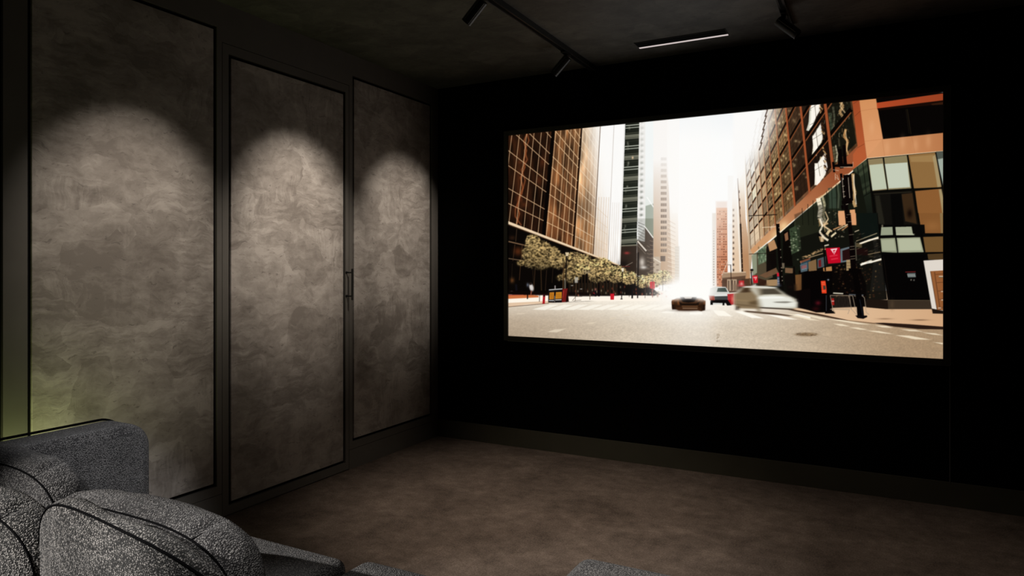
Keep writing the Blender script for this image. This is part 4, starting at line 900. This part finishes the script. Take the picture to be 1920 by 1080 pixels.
# taxi swallowed by the glare
PL(D, [(168, 600), (210, 575), (400, 575), (432, 600), (430, 668), (400, 678), (372, 672), (225, 672), (200, 664), (172, 660)], (62, 36, 20), 1, 4)
PL(D, [(172, 590), (225, 580), (235, 625), (180, 630)], (120, 66, 30), .8, 5); PL(D, [(375, 580), (432, 596), (430, 630), (375, 625)], (110, 62, 30), .8, 5)
PL(D, [(232, 566), (365, 568), (345, 598), (300, 604), (255, 596)], (14, 8, 6), 1, 3); PL(D, [(262, 566), (330, 567), (322, 580), (275, 580)], (220, 206, 190), .9, 3)
PL(D, [(240, 605), (370, 605), (372, 640), (238, 642)], (70, 42, 24), .9, 4); LN(D, (255, 655), (370, 656), 7, (170, 140, 110), .7, 3); LN(D, (215, 640), (400, 640), 5, (20, 12, 8), .7, 3)
LN(D, (185, 625), (188, 664), 24, (26, 16, 12), .9, 4); LN(D, (415, 625), (415, 670), 24, (26, 16, 12), .9, 4); blob(*D(290, 672), 26, 2.2, (50, 30, 20), .6)
PL(D, [(225, 600), (250, 616), (360, 616), (392, 598), (380, 632), (236, 634)], (22, 13, 8), .9, 3)
PL(D, [(236, 572), (300, 590), (366, 574), (345, 606), (300, 612), (256, 606)], (12, 7, 5), .95, 3); LN(D, (250, 640), (372, 641), 9, (120, 84, 54), .7, 4)
LN(D, (196, 600), (204, 650), 30, (44, 26, 14), .8, 6); LN(D, (402, 600), (402, 656), 30, (44, 26, 14), .8, 6)
for x, y, rx, ry, a in ((300, 510, 42, 14, 1), (300, 535, 30, 9, .95), (205, 555, 14, 9, .95), (410, 560, 15, 9, .95), (430, 520, 14, 12, .7)): blob(*D(x, y), rx, ry, (255, 254, 250), a, 1.3)
# streaking silver car
def sm(pts, c, al, soft=5): PL(D, pts, c, al, soft)
sm([(655, 560), (680, 520), (730, 488), (800, 480), (900, 482), (985, 498), (1060, 548), (1120, 575), (1150, 610), (1148, 650), (1100, 662), (900, 656), (820, 650), (680, 648), (656, 620)], (190, 184, 166), 1, 5)
sm([(655, 540), (790, 520), (830, 560), (845, 660), (680, 655), (655, 620)], (128, 106, 76), .9, 7)
sm([(690, 535), (725, 496), (778, 492), (785, 530)], (84, 64, 42), .95, 5); sm([(730, 500), (765, 500), (770, 528), (725, 532)], (60, 44, 30), .8, 4); sm([(865, 505), (975, 502), (1030, 545), (870, 548)], (70, 62, 50), .95, 5)
sm([(835, 500), (865, 505), (872, 552), (850, 560)], (110, 96, 74), .7, 5); LN(D, (730, 488), (985, 494), 7, (246, 244, 236), .9, 4); sm([(850, 560), (960, 552), (1090, 570), (1140, 612), (1130, 646), (880, 650)], (236, 236, 226), .9, 8)
sm([(965, 604), (1060, 600), (1110, 606), (1060, 616), (970, 612)], (130, 126, 116), .9, 3); LN(D, (840, 575), (1040, 570), 10, (255, 255, 250), .8, 6); sm([(770, 598), (832, 596), (838, 628), (775, 626)], (90, 72, 48), .8, 6)
LN(D, (660, 590), (800, 600), 6, (160, 134, 96), .6, 5); LN(D, (660, 625), (830, 640), 8, (90, 72, 50), .7, 5)
LN(D, (680, 640), (678, 668), 22, (40, 28, 20), .9, 4); LN(D, (855, 650), (1120, 664), 9, (40, 28, 20), .9, 3); PL(D, [(735, 672), (960, 690), (1110, 712), (1080, 716), (900, 700), (740, 684)], (70, 50, 36), .9, 3); LN(D, (840, 640), (850, 690), 26, (120, 104, 80), .7, 6)
x0, x1, y0, y1 = [int((a - b) * SC) for a, b in ((1368, CX0), (1506, CX0), (530, CY0), (592, CY0))]
reg = CV[y0:y1, x0:x1].copy(); K9 = 19; pd = np.pad(reg, [(0, 0), (K9 // 2, K9 // 2), (0, 0)], mode='edge'); cs = np.cumsum(np.pad(pd, [(0, 0), (1, 0), (0, 0)]), 1)
bl = (cs[:, K9:] - cs[:, :-K9]) / K9
fx = np.clip(np.minimum(np.arange(x1 - x0), np.arange(x1 - x0)[::-1]) / 30, 0, 1)[None, :] * np.clip(np.minimum(np.arange(y1 - y0), np.arange(y1 - y0)[::-1]) / 10, 0, 1)[:, None]
CV[y0:y1, x0:x1] = reg + (bl - reg) * fx[..., None] * .9
# crossing bars again in front of the cars
PL(D, [(665, 682), (720, 680), (882, 733), (790, 728)], W_, .9, 2)

# --- overall grade: slightly crushed blacks, faint softening
k3 = np.array([1, 2, 1], np.float32) / 4
for ax in (0, 1):
    P_ = np.pad(CV, [(1, 1) if a == ax else (0, 0) for a in range(3)], mode='edge')
    sl = lambda o: P_[o:o + CV.shape[0]] if ax == 0 else P_[:, o:o + CV.shape[1]]
    CV = sl(0) * k3[0] + sl(1) * k3[1] + sl(2) * k3[2]
np.clip(CV, 0, 1, out=CV)
def sample_picture(u, v):
    x = np.clip((u - CX0) * SC - 0.5, 0, CW - 1.001); y = np.clip((v - CY0) * SC - 0.5, 0, CH - 1.001)
    xi, yi = x.astype(int), y.astype(int); fx, fy = (x - xi)[:, None], (y - yi)[:, None]
    return (CV[yi, xi] * (1 - fx) + CV[yi, xi + 1] * fx) * (1 - fy) + (CV[yi + 1, xi] * (1 - fx) + CV[yi + 1, xi + 1] * fx) * fy


# ------------------------------------------------------------------ screen
SX0, SX1, SZ0, SZ1 = -2.3819, 0.2962, 0.7999, 2.2476
YS = YF - 0.02
def project(x, y, z):
    c, s = math.cos(YAW), math.sin(YAW)
    d = -x * s + y * c; o_ = x * c + y * s
    return 960 + F_PX * o_ / d, HOR - F_PX * (z - 1.3) / d
scr = thing('projection_screen', 'large glowing screen on the black wall showing a city street', 'screen', ((SX0 + SX1) / 2, YF, SZ0))
fr = bmesh.new(); FW = 0.033
sx0, sx1, sz0, sz1 = SX0, SX1, SZ0, SZ1
def fbox(a, b, c_, d): box(fr, a, b, YF - 0.035, YF - 0.001, c_, d, bev=0.002, seg=1)
fbox(sx0 - FW, sx0, sz0 - FW, sz1 + FW); fbox(sx1, sx1 + FW, sz0 - FW, sz1 + FW)
fbox(sx0, sx1, sz1, sz1 + FW); fbox(sx0, sx1, sz0 - FW, sz0)
loc = scr.location
obj('screen_frame', rel(fr, *loc), M_frame, scr)
lip = bmesh.new()
box(lip, sx1 + FW - 0.001, sx1 + FW + 0.003, YF - 0.037, YF - 0.033, sz0 - FW, sz1 + FW)
box(lip, sx0, sx1 + FW, YF - 0.037, YF - 0.033, sz0 - FW - 0.003, sz0 - FW + 0.001)
obj('frame_lip', rel(lip, *loc), M_edge, scr, label='thin dull metal edge of the frame')

def build_screen():
    NX, NZ = 1150, 620
    xs = np.linspace(SX0, SX1, NX + 1); zs = np.linspace(SZ0, SZ1, NZ + 1)
    X, Z = np.meshgrid(xs, zs)
    co = np.stack([X - loc[0], np.full_like(X, YS - loc[1]), Z - loc[2]], -1).reshape(-1, 3)
    # the picture was drawn in the plane of the screen seen from the seat: look its colours up per vertex
    c, s = math.cos(YAW), math.sin(YAW)
    D = -X * s + YF * c; O = X * c + YF * s
    U = 960 + F_PX * O / D; V = HOR - F_PX * (Z - 1.3) / D
    rgb = sample_picture(U.ravel(), V.ravel())
    idx = np.arange((NX + 1) * (NZ + 1)).reshape(NZ + 1, NX + 1)
    quads = np.stack([idx[:-1, :-1], idx[:-1, 1:], idx[1:, 1:], idx[1:, :-1]], -1).reshape(-1, 4)
    me = bpy.data.meshes.new('screen_surface')
    me.vertices.add(len(co)); me.vertices.foreach_set('co', co.astype(np.float32).ravel())
    me.loops.add(quads.size); me.loops.foreach_set('vertex_index', quads.astype(np.int32).ravel())
    me.polygons.add(len(quads)); me.polygons.foreach_set('loop_start', np.arange(0, quads.size, 4, dtype=np.int32))
    me.update()
    at = me.color_attributes.new('picture', 'FLOAT_COLOR', 'POINT')
    lin = np.where(rgb <= 0.04045, rgb / 12.92, ((rgb + 0.055) / 1.055) ** 2.4)
    at.data.foreach_set('color', np.concatenate([lin, np.ones((len(lin), 1))], 1).astype(np.float32).ravel())
    m = mat('displayed_street_picture', (0.0, 0.0, 0.0), 0.6, spec=0.05); b = bsdf(m)
    a = N(m, 'ShaderNodeAttribute'); a.attribute_name = 'picture'
    L(m, a.outputs['Color'], b.inputs['Emission Color']); b.inputs['Emission Strength'].default_value = 1.0
    me.materials.append(m)
    o_ = bpy.data.objects.new('screen_surface', me); COL.objects.link(o_); o_.parent = scr
    o_['label'] = 'lit picture of a sunlit city street with towers, trees and passing cars'
build_screen()

# ------------------------------------------------------------------ ceiling rails, spotlights, slot light
def rail(name, x, y0, y1, label):
    t = thing(name, label, 'track rail', (x, y1, H), group='ceiling light rails')
    b = bmesh.new(); hw = 0.0175
    box(b, -hw, hw, y0 - y1, 0, -0.032, 0.0)
    # slot sides
    obj('rail_body', b, M_rail, t)
    for s in (-1, 1):
        obj('rail_edge', BM(s * hw - 0.0012, s * hw + 0.0012, y0 - y1, 0, -0.0335, -0.0315), M_edge, t)
    obj('rail_slot', BM(-0.008, 0.008, y0 - y1 + 0.01, -0.01, -0.0325, -0.0318), M_groove, t)
    obj('end_cap', BM(-hw - 0.001, hw + 0.001, -0.004, 0.004, -0.034, 0), M_black, t)
rail('track_rail', TRK, -1.2, 4.415, 'long black ceiling rail running toward the screen, nearer the plaster wall')
rail('track_rail', TRK2, -1.2, 4.19, 'black ceiling rail at top right, with the boxy right-hand spotlight at its end')

def track_spot(y, x, side, label, fins=False, tip=0.125, zc=2.555, ang=47, tapers=False):
    """cylindrical head on a yoke; side -1 aims at the left wall, +1 at the right wall"""
    t = thing('track_spotlight', label, 'spotlight', (x, y, H - 0.033), group='black ceiling spotlights')
    obj('adapter', BM(-0.015, 0.015, -0.05, 0.05, -0.014, 0.0005, bev=0.003), M_black, t)
    obj('stem', tube(bmesh.new(), [(0, 0, -0.012), (0, 0, -0.035), (side * 0.012, 0, -0.055)], 0.008, 10), M_black, t, smooth=True)
    R, Lh = 0.027, 0.135
    prof = [(0, Lh * 0.5), (R * 0.9, Lh * 0.5), (R, Lh * 0.5 - 0.003), (R, -Lh * 0.5 + 0.012), (R * 0.97, -Lh * 0.5 + 0.0115), (R * 0.97, -Lh * 0.5 + 0.009), (R, -Lh * 0.5 + 0.0085), (R, -Lh * 0.5), (R * 0.86, -Lh * 0.5), (R * 0.8, -Lh * 0.5 + 0.02), (0, -Lh * 0.5 + 0.022)]
    hd = obj('lamp_body', lathe(bmesh.new(), prof, 32), M_black, t, smooth=False)
    hd.rotation_euler = (0, -side * math.radians(ang), 0)
    hd.location = (side * (0.035 if side < 0 else 0.018), 0, zc - (H - 0.033))
    ln = obj('lens', lathe(bmesh.new(), [(0, -Lh * 0.5 + 0.0195), (R * 0.78, -Lh * 0.5 + 0.0195)], 24), M_lens, hd)
    gr = bmesh.new(); tube(gr, [(0, -R - 0.0005, Lh * 0.5 - 0.006), (0, -R - 0.0005, -Lh * 0.5 + 0.014)], 0.0016, 6)
    obj('seam_strip', gr, M_edge, hd)
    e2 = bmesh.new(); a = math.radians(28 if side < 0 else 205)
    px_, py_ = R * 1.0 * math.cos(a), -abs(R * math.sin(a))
    tube(e2, [(px_, py_, Lh * 0.5 - 0.006), (px_, py_, -Lh * 0.5 + 0.002)], 0.0011, 6)  # lighter strip stands in for the reflection along the body
    obj('highlight_edge', e2, M_edge, hd, label='highlight along the body, modelled as a thin strip')
    return t
track_spot(2.93, TRK, -1, 'black cylinder spotlight at the top edge, nearer of the two on the left rail')
sp2 = track_spot(3.97, TRK, -1, 'black cylinder spotlight close to the screen wall on the left rail')
sp3 = track_spot(3.90, TRK2, 1, 'black spotlight at the right of the ceiling, tilted down to the right')

slot = thing('slot_light', 'short recessed black linear ceiling light with thin pinkish white strip', 'ceiling light', (-1.06, 4.14, H))
x0, x1, y0, y1 = -0.268, 0.268, -0.048, 0.045
sb = bmesh.new()
box(sb, x0, x1, y0, y1, -0.0035, -0.0008)
obj('slot_body', sb, M_groove, slot)
rb = bmesh.new()
box(rb, x0 - 0.003, x1 + 0.003, y0 - 0.003, y0, -0.005, 0.0005); box(rb, x0 - 0.003, x0, y0, y1, -0.005, 0.0005); box(rb, x1, x1 + 0.003, y0, y1, -0.005, 0.0005)
obj('slot_rim', rb, M_edge, slot)
obj('light_strip', BM(x0, x1, y1 - 0.003, y1 + 0.012, -0.007, 0.0), M_led, slot, label='thin glowing pinkish white strip')

# ------------------------------------------------------------------ cushions
def sgn(v): return 1 if v >= 0 else -1
def cushion(name, label, cat, W, T, Hh, loc, rz=0.0, lean=0.0, roll=0.0, bulge=0.05, arch=0.02, fab=None, group=None, seed=0, n=34, exp=7.0, sag=0.0, strip_b=0.014, dart=0.76):
    fab = fab or M_fabric
    def shape(p):
        x, y, z = p
        m = max(abs(x), abs(z))
        if m > 1e-9:
            u, v = x / m, z / m
            k = 1.0 / (abs(u) ** exp + abs(v) ** exp) ** (1 / exp)
            X, Z = u * k * m, v * k * m
        else: X = Z = 0.0
        Y = y * T / 2
        if abs(y) > 0.999:
            q = max(0.0, (1 - abs(x) ** 2.4)) ** 0.7 * max(0.0, (1 - abs(z) ** 2.4)) ** 0.7
            Y += sgn(y) * bulge * q
            sc = 1.0
        else: sc = 0.0
        px, pz = X * W / 2, Z * Hh / 2
        if m > 0.999:                                    # boxing strip puffs outward, pinched at the corners
            cr = math.exp(-((abs(x) - dart) / 0.05) ** 2) if abs(z) > 0.999 else 0.0
            o_ = strip_b * (1 - y * y) * (1 - 1.15 * cr)
            r = math.hypot(px, pz)
            # outward normal approx of the superellipse
            nx, nz_ = sgn(x) * abs(X) ** (exp - 1) / W, sgn(z) * abs(Z) ** (exp - 1) / Hh
            l = math.hypot(nx, nz_) or 1
            px += nx / l * o_; pz += nz_ / l * o_
        pz += arch * (1 - (px / (W / 2)) ** 2) * (0.5 + 0.5 * max(-1, min(1, 2 * pz / Hh)))
        pz -= sag * ((px / W + 0.5) ** 2)
        v = Vector((px, Y, pz))
        nn = noise.noise(Vector((px * 5 + seed, Y * 5, pz * 5 + seed * 2))) * 0.010 + noise.noise(Vector((px * 13, Y * 13 + seed, pz * 13))) * 0.003
        d = Vector((px / W, Y / T, pz / Hh)); d.normalize()
        return v + d * nn
    bm = bmesh.new(); cache = {}
    def vert(p):
        k = tuple(round(c, 5) for c in p)
        if k not in cache: cache[k] = bm.verts.new(shape(p))
        return cache[k]
    def cosg(i, nn): return 1 - 2 * i / nn if nn < 12 else math.copysign(abs(1 - 2 * i / nn) ** 0.8, 1 - 2 * i / nn)
    ny = 10
    g = [cosg(i, n) for i in range(n + 1)]; gy = [1 - 2 * i / ny for i in range(ny + 1)]
    for s in (-1, 1):
        for i in range(n):
            for j in range(n):
                f = [vert((g[i], s, g[j])), vert((g[i + 1], s, g[j])), vert((g[i + 1], s, g[j + 1])), vert((g[i], s, g[j + 1]))]
                bm.faces.new(f if s > 0 else f[::-1])
        for i in range(n):
            for j in range(ny):
                bm.faces.new([vert((s, gy[j], g[i])), vert((s, gy[j], g[i + 1])), vert((s, gy[j + 1], g[i + 1])), vert((s, gy[j + 1], g[i]))][::1])
                bm.faces.new([vert((g[i], gy[j], s)), vert((g[i + 1], gy[j], s)), vert((g[i + 1], gy[j + 1], s)), vert((g[i], gy[j + 1], s))][::1])
    bmesh.ops.recalc_face_normals(bm, faces=bm.faces)
    t = thing(name, label, cat, loc, rz, group)
    rot = Matrix.Rotation(lean, 4, 'X') @ Matrix.Rotation(roll, 4, 'Y')
    bmesh.ops.transform(bm, matrix=rot, verts=bm.verts)
    body = obj('cover', bm, fab, t, smooth=True)
    ring = [(1, z) for z in g[::-1]] + [(x, 1) for x in g[1:]] + [(-1, z) for z in g[1:]] + [(x, -1) for x in g[::-1][1:-1]]
    pb = tube(bmesh.new(), [rot @ shape((x, -1, z)) for x, z in ring], 0.0025, 6, closed=True)
    obj('piping', pb, M_piping, t, smooth=True)
    for s in (-1, 1):                                    # short corner darts on the upper corners
        pts = [shape((s * dart, -1 + 0.12 * k, 1)) for k in range(9)]
        db = tube(bmesh.new(), [rot @ p for p in pts], [0.0025 * (1 - 0.09 * k) for k in range(10)], 6)
        obj('corner_seam', db, M_piping, t, smooth=True)
    return t

# ------------------------------------------------------------------ sofa
def rounded_slab(x0, x1, y0, y1, z0, z1, r_yz=0.1, e=0.03, n=10, crown=0.0):
    """box with soft edges; crown lifts the top middle"""
    bm = bmesh.new(); box(bm, x0, x1, y0, y1, z0, z1)
    bmesh.ops.bevel(bm, geom=bm.edges[:], offset=e, segments=6, affect='EDGES', profile=0.5)
    if crown:
        bmesh.ops.subdivide_edges(bm, edges=[e_ for e_ in bm.edges if e_.calc_length() > 0.12], cuts=10, use_grid_fill=True)
        for v in bm.verts:
            if v.co.z > (z0 + z1) / 2:
                a = (v.co.x - x0) / (x1 - x0) * 2 - 1; b = (v.co.y - y0) / (y1 - y0) * 2 - 1
                v.co.z += crown * max(0, 1 - a * a) * max(0, 1 - b * b)
    return bm
def arm_mesh(x0, x1, y0, y1, z0, z1, R=0.10, e=0.022):
    """side slab: rounded front top corner in the YZ outline, soft long edges"""
    out = [(y0, z0), (y1, z0)]
    for k in range(13):
        a = PI / 2 * k / 12; out.append((y1 - R + R * math.cos(a), z1 - R + R * math.sin(a)))
    out.append((y0, z1))
    bm = bmesh.new()
    vs = [bm.verts.new((x0, y, z)) for y, z in out]; f = bm.faces.new(vs)
    ex = bmesh.ops.extrude_face_region(bm, geom=[f])
    for v in [g for g in ex['geom'] if isinstance(g, bmesh.types.BMVert)]: v.co.x = x1
    bmesh.ops.recalc_face_normals(bm, faces=bm.faces)
    es = [e_ for e_ in bm.edges if abs(e_.verts[0].co.x - e_.verts[1].co.x) < 1e-6]
    bmesh.ops.bevel(bm, geom=es, offset=e, segments=5, affect='EDGES', profile=0.5)
    return bm, out
AX0, AX1, AY1, AZ = -2.76, -2.56, 1.775, 0.688
sofa = thing('sofa', 'grey heathered sofa with one rounded arm beside the plaster wall', 'sofa', (-1.85, 1.1, 0))
o3 = tuple(sofa.location)
am, out = arm_mesh(AX0, AX1, 0.42, AY1, 0.06, AZ, e=0.045)
arm = obj('armrest', rel(am, *o3), M_fabric, sofa, smooth=True)
pp = [(AX0 + 0.004, y, z) for y, z in out[1:]]
pb = tube(bmesh.new(), [(x - o3[0], y - o3[1], z - o3[2]) for x, y, z in pp], 0.005, 6)
obj('piping', pb, M_piping, arm, smooth=True)
obj('base', rel(rounded_slab(AX1 - 0.01, -1.04, 0.45, 1.64, 0.06, 0.27, e=0.02), *o3), M_fabric, sofa, smooth=True)
obj('backrest', rel(rounded_slab(AX1 - 0.01, -1.04, 0.42, 0.62, 0.06, 0.60, e=0.05), *o3), M_fabric, sofa, smooth=True)
obj('seat_cushion', rel(rounded_slab(AX1 + 0.005, -1.40, 0.62, 1.605, 0.272, 0.432, e=0.035, crown=0.012), *o3), M_fabric, sofa, smooth=True)
obj('seat_cushion', rel(rounded_slab(-1.398, -1.015, 0.62, 1.675, 0.272, 0.414, e=0.045, crown=0.012), *o3), M_fabric, sofa, smooth=True)
for x in (-2.66, -1.12):
    for y in (0.50, 1.5):
        lg = tube(bmesh.new(), [(x - o3[0], y - o3[1], 0.0), (x - o3[0], y - o3[1], 0.065)], [0.018, 0.026], 14)
        obj('leg', lg, M_wood, sofa)

gq = 'loose back cushions on the sofa'
cushion('back_cushion', 'grey back cushion against the sofa arm, far one at the left edge', 'cushion', 0.54, 0.09, 0.30, (-2.265, 1.150, 0.590), lean=math.radians(12), seed=3, group=gq, exp=3.2, arch=0.006)
cushion('back_cushion', 'long grey back cushion in the middle, between the arm-side cushion and the carpet', 'cushion', 0.69, 0.085, 0.30, (-1.565, 1.075, 0.583), lean=math.radians(11), seed=9, group=gq, exp=3.0, arch=0.002, dart=0.8)
cushion('throw_cushion', 'light grey woven cushion cut off by the left bottom corner', 'cushion', 0.70, 0.08, 0.30, (-2.0, 0.905, 0.600), lean=math.radians(10), seed=15, fab=M_fabric2, group=gq, exp=3.2, arch=0.006, bulge=0.045)
cushion('throw_cushion', 'light grey woven cushion nearest the camera with bright top edge and seam', 'cushion', 0.86, 0.035, 0.36, (-1.232, 0.822, 0.640), rz=math.radians(-9), lean=math.radians(3), seed=22, fab=M_fabric2, group=gq, exp=3.2, arch=-0.008, strip_b=0.006, bulge=0.014, dart=0.76)

# pouf
pouf = thing('pouf', 'light grey boucle pouf with rounded corners at the bottom edge', 'pouf', (-0.425, 1.615, 0))
pb = rounded_slab(-0.385, 0.385, -0.36, 0.36, 0.05, 0.43, e=0.05, crown=0.006)
obj('body', pb, M_fabric, pouf, smooth=True)
for x in (-0.28, 0.28):
    for y in (-0.26, 0.26):
        obj('leg', tube(bmesh.new(), [(x, y, 0), (x, y, 0.055)], [0.015, 0.02], 12), M_wood, pouf)
